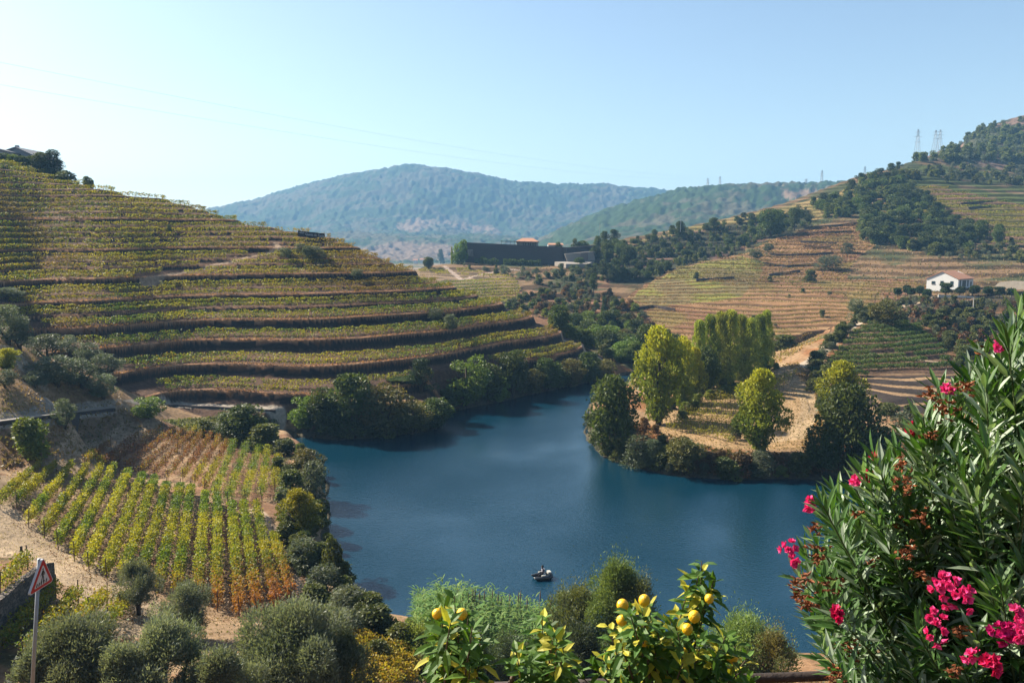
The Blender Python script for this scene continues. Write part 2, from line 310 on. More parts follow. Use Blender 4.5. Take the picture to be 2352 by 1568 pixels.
# ---------------------------------------------------------------- albedo of the ground (what it is made of; terrace risers also carry painted shade)
def C3(*c): return np.array(c, float)
tan_, ochre, orange, dark, scrub = C3(.35, .225, .125), C3(.37, .24, .115), C3(.28, .13, .055), C3(.075, .055, .048), C3(.075, .085, .035)
N1 = np.where(DD[..., None] > 220, fbm(XX/13, YY/13, 43, 4)[..., None], fbm(XX/7, YY/7, 41, 4)[..., None]); N2 = fbm(XX/26, YY/26, 51, 3)[..., None]; N3 = fbm(XX/1.7, YY/1.7, 61, 2)[..., None]
Cc = np.empty(DD.shape+(3,), np.float32)
Cc[:] = tan_*(.75+.5*N1)
def put(mask, col): Cc[mask] = col[mask] if getattr(col, 'ndim', 1) == 3 else col
mixc = lambda a, b, t: a*(1-t)+b*t
FR = (DD > 200)[..., None]
Cc = np.where(FR, mixc(scrub, C3(.24, .15, .08), sstep(N1*.6+N2*.4, .36, .56)), Cc)
put((DD > 60) & (DD < 200) & (XX > 0) & (sd > 0), mixc(orange, tan_, sstep(N1, .35, .6)))
put(R_PEN, mixc(C3(.44, .30, .17), C3(.36, .22, .10), N1))
put(R_WINE, mixc(C3(.26, .18, .10), C3(.22, .15, .09), N1)); 
put(R_MID, mixc(mixc(C3(.34, .19, .09), C3(.24, .115, .065), sstep(N2, .35, .65)), C3(.24, .21, .05), sstep(N1*.5+.5*N2, .53, .64)*.6))
put(R_DARK, mixc(C3(.16, .09, .055), C3(.11, .075, .05), N1)); put(R_UP, mixc(C3(.26, .15, .09), C3(.20, .17, .05), sstep(N2, .4, .6))); YP = reg([(1440, 690), (1480, 660), (1560, 615), (1700, 588), (1760, 600), (1740, 640), (1700, 680), (1560, 700)], 260, 460) & ISB; put(YP, mixc(C3(.27, .26, .05), C3(.22, .17, .07), sstep(N1, .4, .62)))
put(R_SLOPE, mixc(C3(.34, .24, .10), C3(.25, .20, .07), sstep(N1, .4, .6))); put(R_TOPG, mixc(C3(.10, .12, .035), C3(.22, .15, .09), sstep(N1, .55, .7)))
put(R_WOOD, mixc(C3(.055, .055, .03), C3(.19, .11, .08), sstep(N1, .54, .68))); put(R_RAV, mixc(C3(.09, .08, .04), C3(.26, .14, .08), sstep(N1, .45, .62)))
put(R_BRUSH, mixc(C3(.07, .055, .035), C3(.24, .13, .065), sstep(N1, .48, .66)))
top_ = ISB & (DD > 600) & (HB > 60); put(top_, mixc(C3(.075, .08, .045), C3(.24, .16, .12), sstep(N1, .46, .6)))
B2 = ISB & (DD > 200) & (BT > .72); Cc[B2] *= .45  # bench risers darkened, their shade put into the soil colour
B4 = R_DARK & (PV >= 862); Cc[B4] = (C3(.34, .22, .12)*(.8+.4*N1))[B4]; B5 = B4 & (BT > .55) | B4 & (BT < .18); Cc[B5] = (.05, .038, .032)  # dark bands over risers and bench edges paint their shade
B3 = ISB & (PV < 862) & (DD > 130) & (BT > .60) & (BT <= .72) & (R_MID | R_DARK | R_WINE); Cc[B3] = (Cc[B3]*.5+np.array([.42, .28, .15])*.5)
# left hill: schist risers with shade painted into their colour, orange dry grass on the lips, brown benches
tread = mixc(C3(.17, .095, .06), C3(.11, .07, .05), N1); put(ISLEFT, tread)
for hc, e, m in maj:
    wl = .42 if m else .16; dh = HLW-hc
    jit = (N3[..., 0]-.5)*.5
    Cc[ISLEFT & (abs(dh) < e*(1.02 if m else 1.9))] = dark*(.55 if m else .7)  # small risers get a wider dark band, a painted shadow line between rows
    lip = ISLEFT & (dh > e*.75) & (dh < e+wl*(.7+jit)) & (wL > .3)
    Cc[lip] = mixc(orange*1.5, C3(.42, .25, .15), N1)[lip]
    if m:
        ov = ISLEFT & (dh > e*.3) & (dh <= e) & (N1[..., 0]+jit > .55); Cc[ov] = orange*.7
nb = (DD < 60); Cc[nb] = mixc(C3(.17, .14, .07), C3(.34, .2, .11), sstep(N3, .4, .6))[nb]
vy = (DD > 40) & (DD < 125) & (XX < 0) & (sd > 0) & (Hf < 8); Cc[vy] = mixc(C3(.38, .255, .15), C3(.26, .145, .085), sstep(N1*.6+N3*.4, .42, .6))[vy]
gr = reg([(370, 965), (520, 955), (640, 965), (640, 1010), (520, 1015), (430, 990)], 100, 150, 3); Cc[gr] = mixc(C3(.12, .14, .04), C3(.24, .2, .08), N1)[gr]
ew = reg([(0, 975), (290, 938), (325, 985), (215, 1020), (0, 1075)], 80, 130, 2) & (Hf < 13); Cc[ew] = mixc(C3(.22, .14, .085), C3(.30, .2, .12), N1)[ew]
for q, w, col in PATHS:
    x0, x1, y0, y1 = min(a[0] for a in q)-5, max(a[0] for a in q)+5, min(a[1] for a in q)-5, max(a[1] for a in q)+5
    m = (XX > x0) & (XX < x1) & (YY > y0) & (YY < y1)
    if not m.any(): continue
    dd = seg_dist(XX[m], YY[m], q)+(N3[..., 0][m]-.5)*.7
    t = (1-sstep(dd, w*.42, w*.55))[:, None]; Cc[m] = Cc[m]*(1-t)+np.array(col)*(.85+.3*N1[m])*t
far = ISFAR
fc = mixc(C3(.034, .062, .020), C3(.11, .095, .06), sstep(fbm(XX/120, YY/120, 71, 4)[..., None]*.6+fbm(XX/25, YY/25, 72, 2)[..., None]*.4, .5, .6)*.8)
fld = reg([(800, 575), (900, 556), (1030, 560), (1050, 590), (900, 600), (820, 598)], 650, 2600, 8); fc[fld] = C3(.20, .14, .10)
for pl in ([(990, 505), (1130, 520), (1150, 535), (1100, 532)], [(900, 520), (960, 500), (1010, 510), (950, 535)], [(1790, 440), (1900, 436), (1905, 452), (1800, 458)]):
    r_ = reg(pl, 900, 3000, 10); fc[r_] = C3(.22, .15, .10)
Cc[far] = fc[far]
und = (~ISFAR) & (DD >= 520) & (HB < 20); Cc[und] = mixc(C3(.28, .2, .13), C3(.08, .10, .04), sstep(N2, .4, .6))[und]
Cc[sd < .8] = (.10, .085, .055)
Cc = np.clip(Cc, .01, .8)

# ---------------------------------------------------------------- object helpers
def tag(o, label=None, cat=None, group=None, kind=None):
    if label: o['label'] = label
    if cat: o['category'] = cat
    if group: o['group'] = group
    if kind: o['kind'] = kind
    return o
def link(name, me, mat=None, parent=None, loc=None, rot=None, scale=None):
    o = bpy.data.objects.new(name, me); COL.objects.link(o)
    if mat is not None and me is not None and not me.materials: me.materials.append(mat)
    if parent: o.parent = parent
    if loc is not None: o.location = loc
    if rot is not None: o.rotation_euler = rot
    if scale is not None: o.scale = (scale,)*3 if np.isscalar(scale) else scale
    return o
def thing(name, label, cat, loc=(0, 0, 0), rotz=0, group=None, scale=None):
    o = bpy.data.objects.new(name, None); COL.objects.link(o); o.location = loc; o.rotation_euler = (0, 0, rotz)
    if scale is not None: o.scale = (scale,)*3 if np.isscalar(scale) else scale
    return tag(o, label, cat, group)
def mesh_np(name, V, Fq, cols=None, smooth=False, dom='POINT'):
    """V (n,3); Fq (m,k) int, k = 3 or 4"""
    me = bpy.data.meshes.new(name); V = np.asarray(V, np.float32); Fq = np.asarray(Fq, np.int32); m, k = Fq.shape
    me.vertices.add(len(V)); me.vertices.foreach_set('co', V.ravel())
    me.loops.add(m*k); me.loops.foreach_set('vertex_index', Fq.ravel())
    me.polygons.add(m); me.polygons.foreach_set('loop_start', np.arange(0, m*k, k, dtype=np.int32)); me.polygons.foreach_set('loop_total', np.full(m, k, np.int32))
    me.polygons.foreach_set('use_smooth', np.full(m, smooth))
    if cols is not None:
        at = me.attributes.new('tint', 'FLOAT_COLOR', dom); c = np.ones((len(cols), 4), np.float32); c[:, :3] = cols
        at.data.foreach_set('color', c.ravel())
    me.update(calc_edges=True); return me
class MB:                                      # small mesh builder for hard things
    def __init__(s): s.v = []; s.f = []
    def add(s, vs, fs):
        n = len(s.v); s.v += [tuple(map(float, q)) for q in vs]; s.f += [tuple(i+n for i in f) for f in fs]; return s
    def box(s, c, size, rz=0.0, top=1.0):
        x, y, z = (q/2 for q in size); R = Matrix.Rotation(rz, 3, 'Z'); vs = []
        for k, w in ((-1, 1.0), (1, top)):
            for a, b in ((-1, -1), (1, -1), (1, 1), (-1, 1)): vs.append(R @ Vector((a*x*w, b*y*w, k*z)) + Vector(c))
        return s.add(vs, [(3, 2, 1, 0), (4, 5, 6, 7), (0, 1, 5, 4), (1, 2, 6, 5), (2, 3, 7, 6), (3, 0, 4, 7)])
    def tube(s, pts, radii, n=8, cap=True):
        pts = [Vector(p) for p in pts]; rings = []
        for i, p in enumerate(pts):
            t = (pts[min(i+1, len(pts)-1)]-pts[max(i-1, 0)]).normalized(); r = radii[i] if hasattr(radii, '__len__') else radii
            a = t.cross(Vector((0, 0, 1)) if abs(t.z) < .9 else Vector((1, 0, 0))).normalized(); b = t.cross(a)
            rings.append([p+(a*math.cos(2*math.pi*k/n)+b*math.sin(2*math.pi*k/n))*r for k in range(n)])
        fs = []
        for i in range(len(pts)-1):
            for k in range(n): fs.append((i*n+k, i*n+(k+1) % n, (i+1)*n+(k+1) % n, (i+1)*n+k))
        if cap: fs += [tuple(range(n))[::-1], tuple(range((len(pts)-1)*n, len(pts)*n))]
        return s.add([q for r in rings for q in r], fs)
    def ball(s, c, r, nu=10, nv=7, sc=(1, 1, 1)):
        vs = [(c[0], c[1], c[2]+r*sc[2])]
        for j in range(1, nv):
            th = math.pi*j/nv
            for i in range(nu): vs.append((c[0]+r*sc[0]*math.sin(th)*math.cos(2*math.pi*i/nu), c[1]+r*sc[1]*math.sin(th)*math.sin(2*math.pi*i/nu), c[2]+r*sc[2]*math.cos(th)))
        vs.append((c[0], c[1], c[2]-r*sc[2])); fs = [(0, 1+i, 1+(i+1) % nu) for i in range(nu)]
        for j in range(nv-2):
            for i in range(nu): a = 1+j*nu; fs.append((a+i, a+nu+i, a+nu+(i+1) % nu, a+(i+1) % nu))
        a = 1+(nv-2)*nu; L = len(vs)-1; fs += [(a+i, L, a+(i+1) % nu) for i in range(nu)]
        return s.add(vs, fs)
    def mesh(s, name, smooth=False):
        me = bpy.data.meshes.new(name); me.from_pydata(s.v, [], s.f); me.update()
        if smooth: me.polygons.foreach_set('use_smooth', [True]*len(me.polygons))
        return me
    def build(s, name, mat, parent=None, smooth=False, **k): return link(name, s.mesh(name, smooth), mat, parent, **k)
# ---------------------------------------------------------------- materials
def newmat(name):
    m = bpy.data.materials.new(name); m.use_nodes = True; nt = m.node_tree; nt.nodes.clear()
    return m, nt, nt.nodes.new('ShaderNodeOutputMaterial')
def nd(nt, t, **kw):
    n = nt.nodes.new(t)
    for k, v in kw.items():
        if k in n.inputs: n.inputs[k].default_value = v
        else: setattr(n, k, v)
    return n
def simple(name, col, rough=.6, spec=.3, metal=0, noise=0.0, nscale=8.0, bump=0.0, col2=None, sub=0.0):
    m, nt, out = newmat(name); col = tuple(c*.68 for c in col); col2 = tuple(c*.68 for c in col2) if col2 else None; b = nd(nt, 'ShaderNodeBsdfPrincipled'); b.inputs['Roughness'].default_value = rough
    b.inputs['Specular IOR Level'].default_value = spec; b.inputs['Metallic'].default_value = metal
    b.inputs['Base Color'].default_value = (*col, 1); nt.links.new(b.outputs[0], out.inputs[0])
    if noise > 0 or bump > 0:
        tc = nd(nt, 'ShaderNodeTexCoord'); nz = nd(nt, 'ShaderNodeTexNoise'); nz.inputs['Scale'].default_value = nscale; nz.inputs['Detail'].default_value = 5
        nt.links.new(tc.outputs['Object'], nz.inputs['Vector'])
        if noise > 0:
            mx = nd(nt, 'ShaderNodeMix', data_type='RGBA'); mx.inputs[6].default_value = (*[c*(1-noise) for c in col], 1)
            mx.inputs[7].default_value = (*(col2 or [min(1, c*(1+noise)) for c in col]), 1); nt.links.new(nz.outputs[0], mx.inputs[0]); nt.links.new(mx.outputs[2], b.inputs['Base Color'])
        if bump > 0:
            bp = nd(nt, 'ShaderNodeBump'); bp.inputs['Strength'].default_value = bump; bp.inputs['Distance'].default_value = .05
            nt.links.new(nz.outputs[0], bp.inputs['Height']); nt.links.new(bp.outputs[0], b.inputs['Normal'])
    return m
def leafmat(name, trans=.35, rough=.55, spec=.25, vary=.25, bright=.78, tr_col=(1.25, 1.2, .55)):
    m, nt, out = newmat(name); at = nd(nt, 'ShaderNodeAttribute', attribute_name='tint')
    oi = nd(nt, 'ShaderNodeObjectInfo'); hs = nd(nt, 'ShaderNodeHueSaturation')
    mr = nd(nt, 'ShaderNodeMapRange'); mr.inputs[3].default_value = .5-.03*vary*2; mr.inputs[4].default_value = .5+.03*vary*2; nt.links.new(oi.outputs['Random'], mr.inputs[0]); nt.links.new(mr.outputs[0], hs.inputs['Hue'])
    mr2 = nd(nt, 'ShaderNodeMapRange'); mr2.inputs[3].default_value = bright*(1-vary); mr2.inputs[4].default_value = bright*(1+vary)
    ml = nd(nt, 'ShaderNodeMath', operation='MULTIPLY'); ml.inputs[1].default_value = 7.31; fr = nd(nt, 'ShaderNodeMath', operation='FRACT')
    nt.links.new(oi.outputs['Random'], ml.inputs[0]); nt.links.new(ml.outputs[0], fr.inputs[0]); nt.links.new(fr.outputs[0], mr2.inputs[0]); nt.links.new(mr2.outputs[0], hs.inputs['Value'])
    nt.links.new(at.outputs['Color'], hs.inputs['Color'])
    b = nd(nt, 'ShaderNodeBsdfPrincipled'); b.inputs['Roughness'].default_value = rough; b.inputs['Specular IOR Level'].default_value = spec
    nt.links.new(hs.outputs[0], b.inputs['Base Color']); t = nd(nt, 'ShaderNodeBsdfTranslucent')
    mc = nd(nt, 'ShaderNodeMix', data_type='RGBA', blend_type='MULTIPLY'); mc.inputs[0].default_value = 1; mc.inputs[7].default_value = (*tr_col, 1)
    nt.links.new(hs.outputs[0], mc.inputs[6]); nt.links.new(mc.outputs[2], t.inputs[0])
    ms = nd(nt, 'ShaderNodeMixShader'); ms.inputs[0].default_value = trans; nt.links.new(b.outputs[0], ms.inputs[1]); nt.links.new(t.outputs[0], ms.inputs[2]); nt.links.new(ms.outputs[0], out.inputs[0])
    return m
M = {}
def drystone():
    m, nt, out = newmat('dry_stone'); tc = nd(nt, 'ShaderNodeTexCoord'); mp = nd(nt, 'ShaderNodeMapping'); mp.inputs['Scale'].default_value = (1, 1, 2.2); nt.links.new(tc.outputs['Object'], mp.inputs[0])
    v = nd(nt, 'ShaderNodeTexVoronoi'); v.inputs['Scale'].default_value = 2.6; nt.links.new(mp.outputs[0], v.inputs['Vector']); v2 = nd(nt, 'ShaderNodeTexVoronoi', feature='DISTANCE_TO_EDGE'); v2.inputs['Scale'].default_value = 2.6; nt.links.new(mp.outputs[0], v2.inputs['Vector'])
    r = nd(nt, 'ShaderNodeValToRGB'); r.color_ramp.elements[0].color = (.045, .038, .034, 1); r.color_ramp.elements[1].color = (.17, .13, .10, 1); sp = nd(nt, 'ShaderNodeSeparateColor'); nt.links.new(v.outputs['Color'], sp.inputs[0]); nt.links.new(sp.outputs[0], r.inputs[0])
    e = nd(nt, 'ShaderNodeMapRange'); e.inputs[2].default_value = .09; nt.links.new(v2.outputs['Distance'], e.inputs[0]); mx = nd(nt, 'ShaderNodeMix', data_type='RGBA'); mx.inputs[6].default_value = (.015, .012, .011, 1); nt.links.new(e.outputs[0], mx.inputs[0]); nt.links.new(r.outputs[0], mx.inputs[7])
    b = nd(nt, 'ShaderNodeBsdfPrincipled'); b.inputs['Roughness'].default_value = .95; nt.links.new(mx.outputs[2], b.inputs['Base Color']); bp = nd(nt, 'ShaderNodeBump'); bp.inputs['Distance'].default_value = .06; nt.links.new(e.outputs[0], bp.inputs['Height']); nt.links.new(bp.outputs[0], b.inputs['Normal']); nt.links.new(b.outputs[0], out.inputs[0]); return m
M['leaf'] = leafmat('foliage'); M['vine'] = leafmat('vine_leaves', trans=.42, vary=.12); M['bark'] = simple('bark', (.10, .075, .055), .9, .1, noise=.5, nscale=6, bump=.5)
# ground
m, nt, out = newmat('ground'); M['ground'] = m
at = nd(nt, 'ShaderNodeAttribute', attribute_name='tint'); geo = nd(nt, 'ShaderNodeNewGeometry')
def nz(scale, detail=4, rough=.6):
    n = nd(nt, 'ShaderNodeTexNoise'); n.inputs['Scale'].default_value = scale; n.inputs['Detail'].default_value = detail; n.inputs['Roughness'].default_value = rough
    nt.links.new(geo.outputs['Position'], n.inputs['Vector']); return n
na, nb_, ncl = nz(1.6, 6, .7), nz(.22, 5, .65), nz(.05, 4, .6)
mr = nd(nt, 'ShaderNodeMapRange'); mr.inputs[1].default_value = .3; mr.inputs[2].default_value = .7; mr.inputs[3].default_value = .55; mr.inputs[4].default_value = 1.4; nt.links.new(na.outputs[0], mr.inputs[0])
mr3 = nd(nt, 'ShaderNodeMapRange'); mr3.inputs[1].default_value = .3; mr3.inputs[2].default_value = .7; mr3.inputs[3].default_value = .42; mr3.inputs[4].default_value = .80; nt.links.new(nb_.outputs[0], mr3.inputs[0])
mm = nd(nt, 'ShaderNodeMath', operation='MULTIPLY'); nt.links.new(mr.outputs[0], mm.inputs[0]); nt.links.new(mr3.outputs[0], mm.inputs[1])
vm = nd(nt, 'ShaderNodeVectorMath', operation='SCALE'); nt.links.new(at.outputs['Color'], vm.inputs[0]); nt.links.new(mm.outputs[0], vm.inputs['Scale'])
b = nd(nt, 'ShaderNodeBsdfPrincipled'); b.inputs['Roughness'].default_value = .95; b.inputs['Specular IOR Level'].default_value = .08; nt.links.new(vm.outputs[0], b.inputs['Base Color'])
bp = nd(nt, 'ShaderNodeBump'); bp.inputs['Strength'].default_value = .55; bp.inputs['Distance'].default_value = .35; nt.links.new(na.outputs[0], bp.inputs['Height']); nt.links.new(bp.outputs[0], b.inputs['Normal'])
nt.links.new(b.outputs[0], out.inputs[0])
# the ground sheet
nA, nD = DD.shape
V = np.stack([XX, YY, Hf], -1).reshape(-1, 3); idx = np.arange(nA*nD, dtype=np.int32).reshape(nA, nD)
Fq = np.stack([idx[:-1, :-1], idx[1:, :-1], idx[1:, 1:], idx[:-1, 1:]], -1).reshape(-1, 4)
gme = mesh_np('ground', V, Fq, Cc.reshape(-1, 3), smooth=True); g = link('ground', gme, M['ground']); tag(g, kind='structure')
del V, Fq
mb = MB()                                        # skirt of ground behind the viewer so that the sheet does not end at the camera
gs = []
for i in range(13):
    for j in range(9): x = -60+10*i; y = 1.7-j*8; gs.append((x, y, 30.1+ (0 if abs(x) < 8 else -.3)+.02*j*8))
mb.add(gs, [(i*9+j, i*9+j+1, i*9+j+10, i*9+j+9) for i in range(12) for j in range(8)]); tag(mb.build('garden_ground', simple('dry_soil', (.25, .18, .11), .95, .1, noise=.3)), kind='structure')
# water
m, nt, out = newmat('river_water'); M['water'] = m; geo = nd(nt, 'ShaderNodeNewGeometry')
mp = nd(nt, 'ShaderNodeMapping'); mp.inputs['Scale'].default_value = (1.0, 1.7, 1); mp.inputs['Rotation'].default_value = (0, 0, .5); nt.links.new(geo.outputs['Position'], mp.inputs[0])
w1 = nd(nt, 'ShaderNodeTexNoise'); w1.inputs['Scale'].default_value = 1.9; w1.inputs['Detail'].default_value = 4; w1.inputs['Roughness'].default_value = .6; nt.links.new(mp.outputs[0], w1.inputs['Vector'])
w2 = nd(nt, 'ShaderNodeTexNoise'); w2.inputs['Scale'].default_value = .035; w2.inputs['Detail'].default_value = 3; nt.links.new(geo.outputs['Position'], w2.inputs['Vector'])
wr = nd(nt, 'ShaderNodeMapRange'); wr.inputs[1].default_value = .38; wr.inputs[2].default_value = .62; wr.inputs[3].default_value = .22; wr.inputs[4].default_value = .85; nt.links.new(w2.outputs[0], wr.inputs[0])
bp = nd(nt, 'ShaderNodeBump'); bp.inputs['Distance'].default_value = .16; nt.links.new(w1.outputs[0], bp.inputs['Height']); nt.links.new(wr.outputs[0], bp.inputs['Strength'])
b = nd(nt, 'ShaderNodeBsdfPrincipled'); b.inputs['Base Color'].default_value = (.002, .021, .038, 1); b.inputs['Roughness'].default_value = .12; b.inputs['IOR'].default_value = 1.33; b.inputs['Specular IOR Level'].default_value = 1.0
nt.links.new(bp.outputs[0], b.inputs['Normal']); nt.links.new(b.outputs[0], out.inputs[0])
tag(MB().add([(-400, 35, 0), (500, 35, 0), (500, 420, 0), (-400, 420, 0)], [(0, 1, 2, 3)]).build('river', M['water']), kind='structure')
# ---------------------------------------------------------------- foliage
def unit(v): return v/np.maximum(np.linalg.norm(v, axis=-1, keepdims=True), 1e-9)
def leaf_quads(Pn, S, asp=.5, dirs=None, mix=.6, R=rng, nrm=None):
    n = len(Pn); t = R.normal(size=(n, 3))
    if dirs is not None: t = unit(t)*(1-mix)+dirs*mix
    t = unit(t); q = unit(R.normal(size=(n, 3))) if nrm is None else unit(nrm+R.normal(size=(n, 3))*.35)
    b = unit(np.cross(t, q)); S = np.broadcast_to(np.asarray(S, float), (n,))[:, None]
    V = np.stack([Pn-t*S*.5, Pn+b*S*asp*.5+t*S*.05, Pn+t*S*.5, Pn-b*S*asp*.5+t*S*.05], 1).reshape(-1, 3)
    return V, np.arange(4*n).reshape(n, 4)
def leaf_mesh(name, Pn, S, cols, asp=.5, dirs=None, mix=.6, R=rng, nrm=None):
    V, Fq = leaf_quads(Pn, S, asp, dirs, mix, R, nrm); return mesh_np(name, V, Fq, cols, dom='FACE')
def jitter(col, n, R, a=.22, b=.10):
    k = 1+R.normal(size=(n, 1))*a; c = np.asarray(col)*k*(1+R.normal(size=(n, 3))*b); return np.clip(c, .004, .85)
def crown(kind, seed):
    """foliage in the unit box x,y in [-.5,.5], z in [0,1]"""
    R = np.random.default_rng(seed); K = dict(
        broad=dict(n=6500, L=32, lr=(.13, .24), leaf=.05, c=[(.065, .10, .022), (.11, .15, .035)], z0=.16, prof='round'),
        lime=dict(n=4800, L=22, lr=(.13, .22), leaf=.05, c=[(.20, .29, .04), (.13, .20, .035)], z0=.10, prof='round'),
        olivebrown=dict(n=5000, L=24, lr=(.13, .22), leaf=.05, c=[(.20, .17, .045), (.10, .11, .035)], z0=.08, prof='round'),
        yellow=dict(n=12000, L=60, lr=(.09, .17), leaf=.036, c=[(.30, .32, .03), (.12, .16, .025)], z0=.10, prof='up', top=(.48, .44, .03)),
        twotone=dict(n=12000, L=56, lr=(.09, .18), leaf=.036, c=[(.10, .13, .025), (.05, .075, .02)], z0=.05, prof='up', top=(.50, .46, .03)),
        poplar=dict(n=12000, L=90, lr=(.15, .28), leaf=.034, c=[(.44, .48, .07), (.20, .27, .04)], z0=.02, prof='col'),
        conic=dict(n=5000, L=30, lr=(.10, .22), leaf=.04, c=[(.05, .085, .03), (.035, .06, .02)], z0=.05, prof='cone'),
        olive=dict(n=5200, L=20, lr=(.13, .22), leaf=.055, c=[(.13, .165, .105), (.18, .22, .155)], z0=.22, prof='flat'),
        willow=dict(n=7000, L=26, lr=(.12, .22), leaf=.05, c=[(.13, .155, .09), (.09, .12, .06)], z0=0.0, prof='dome'),
        bush=dict(n=2600, L=12, lr=(.18, .30), leaf=.085, c=[(.095, .12, .035), (.14, .155, .045)], z0=0.0, prof='dome'),
        bushgrey=dict(n=2600, L=12, lr=(.18, .30), leaf=.08, c=[(.16, .185, .12), (.12, .145, .08)], z0=0.0, prof='dome'),
        bushred=dict(n=2400, L=12, lr=(.18, .30), leaf=.085, c=[(.24, .12, .05), (.15, .11, .05)], z0=0.0, prof='dome'),
        bushlime=dict(n=2600, L=12, lr=(.18, .30), leaf=.085, c=[(.24, .27, .05), (.17, .22, .04)], z0=0.0, prof='dome'),
        pine=dict(n=3600, L=20, lr=(.11, .20), leaf=.05, c=[(.055, .08, .025), (.085, .11, .035)], z0=.34, prof='up'),
        clipped=dict(n=3600, L=10, lr=(.24, .30), leaf=.07, c=[(.035, .065, .018), (.05, .085, .02)], z0=.38, prof='slab'))[kind]
    L = K['L']; pr = K['prof']; z0 = K['z0']
    zz = R.uniform(0, 1, L) if pr != 'round' else R.beta(1.6, 1.5, L)
    if pr == 'round': rad = .5*np.sqrt(np.clip(1-(2*zz-1)**2, 0, 1))
    elif pr == 'up': rad = .5*np.clip(np.sin(np.pi*np.clip(zz**1.25*.84+.10, 0, 1)), 0, 1)**.85*R.uniform(.6, 1.25, L)
    elif pr == 'col': rad = .5*np.clip(np.minimum(zz*6+.35, (1-zz)*2.0+.05), 0, .85)
    elif pr == 'cone': rad = .5*(1-zz)**.7
    elif pr == 'flat': rad = .5*np.clip(np.sin(np.pi*(zz*.75+.2)), 0, 1)**.6
    elif pr == 'slab': rad = .42*np.ones(L)
    else: rad = .5*np.sqrt(np.clip(1-zz**2, 0, 1))
    th = R.uniform(0, 2*np.pi, L); lr = R.uniform(*K['lr'], L)
    if pr == 'col': lr = lr*.8
    rr = np.clip(rad-lr*.8, 0, 1)*np.sqrt(R.uniform(.15, 1, L))
    zs = z0+(1-z0)*zz; zs = np.clip(zs, z0+lr*.5, 1-lr*(.45 if pr != 'col' else .2))
    cc = np.stack([rr*np.cos(th), rr*np.sin(th), zs], 1)
    n = K['n']; w = lr**2; k = R.choice(L, n, p=w/w.sum()); d = unit(R.normal(size=(n, 3)))
    sc = np.array([1, 1, .8 if pr not in ('col',) else .42]) if pr != 'slab' else np.array([1, 1, .55])
    q = R.uniform(.45, 1.0, n)**.5*(1+R.normal(size=n)*.10)
    Pn = cc[k]+d*sc*lr[k][:, None]*q[:, None]; Pn[:, 2] = np.clip(Pn[:, 2], 0.0, 1.03)
    dd = np.linalg.norm((Pn[:, None, :]-cc[None])/sc, axis=2)/lr[None]; keep = (dd.min(1) > .35) ; Pn, k, d = Pn[keep], k[keep], d[keep]; n = len(Pn)
    c = np.array(K['c']); mixw = R.uniform(0, 1, L)[k][:, None]; col = c[0]*mixw+c[1]*(1-mixw)
    col = col*R.uniform(.75, 1.25, L)[k][:, None]
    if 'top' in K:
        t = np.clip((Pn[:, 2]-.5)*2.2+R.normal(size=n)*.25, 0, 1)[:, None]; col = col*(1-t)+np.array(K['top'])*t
    if kind == 'poplar': t = np.clip((d @ np.array([-.8, .3, .5]))[:, None], 0, 1)*.25; col = col*(1+t)  # poplar leaves paler on the sunward side, sunlight put into the colour
    col = jitter(1, n, R, .2, .08)*col
    dirs = unit(d+np.array([0, 0, .8 if pr in ('col', 'up') else -.1]))
    leaf = K['leaf']*R.uniform(.7, 1.35, n)
    return leaf_mesh('crown_'+kind, Pn, leaf, col, asp=.62 if kind not in ('olive', 'willow', 'bushgrey') else .3, dirs=dirs, mix=.5, R=R)
def trunk_mesh(kind, seed):
    R = random.Random(seed); mb = MB()
    if kind == 'poplar': mb.tube([(0, 0, -.03), (0, 0, .5), (0, 0, .9)], [.045, .025, .008], 6)
    elif kind in ('olive',):
        for k in range(3):
            a = R.uniform(0, 6.28); mb.tube([(0, 0, -.05), (.03*math.cos(a), .03*math.sin(a), .16), (.14*math.cos(a), .14*math.sin(a), .34), (.26*math.cos(a), .26*math.sin(a), .62)], [.045, .036, .024, .008], 6)
    elif kind in ('pine', 'clipped'):
        mb.tube([(0, 0, -.05), (.01, 0, .4), (0, .01, .85)], [.032, .024, .01], 6)
        for k in range(4): a = R.uniform(0, 6.28); mb.tube([(0, 0, .35+.1*k), (.2*math.cos(a), .2*math.sin(a), .45+.1*k)], [.014, .004], 5)
    else:
        mb.tube([(0, 0, -.05), (.01, .01, .25), (-.01, .01, .75)], [.05, .038, .012], 7)
        for k in range(6):
            a = R.uniform(0, 6.28); z = .12+.08*k; mb.tube([(0, 0, z), (.13*math.cos(a), .13*math.sin(a), z+.14), (.26*math.cos(a), .26*math.sin(a), z+.3)], [.024, .016, .005], 5)
    return mb.mesh('trunk_'+kind, True)
_cr, _tr = {}, {}
def crown_of(kind, var):
    if (kind, var) not in _cr:
        me = crown(kind, hash_seed(kind, var)); me.materials.append(M['leaf']); _cr[(kind, var)] = me
    return _cr[(kind, var)]
def hash_seed(kind, var): return sum(ord(c)*(i+3) for i, c in enumerate(kind))*7+var*131
def trunk_of(kind, var):
    if (kind, var) not in _tr:
        me = trunk_mesh(kind, hash_seed(kind, var)); me.materials.append(M['bark']); _tr[(kind, var)] = me
    return _tr[(kind, var)]
def zg(x, y): return float(sample(Hf, x, y))
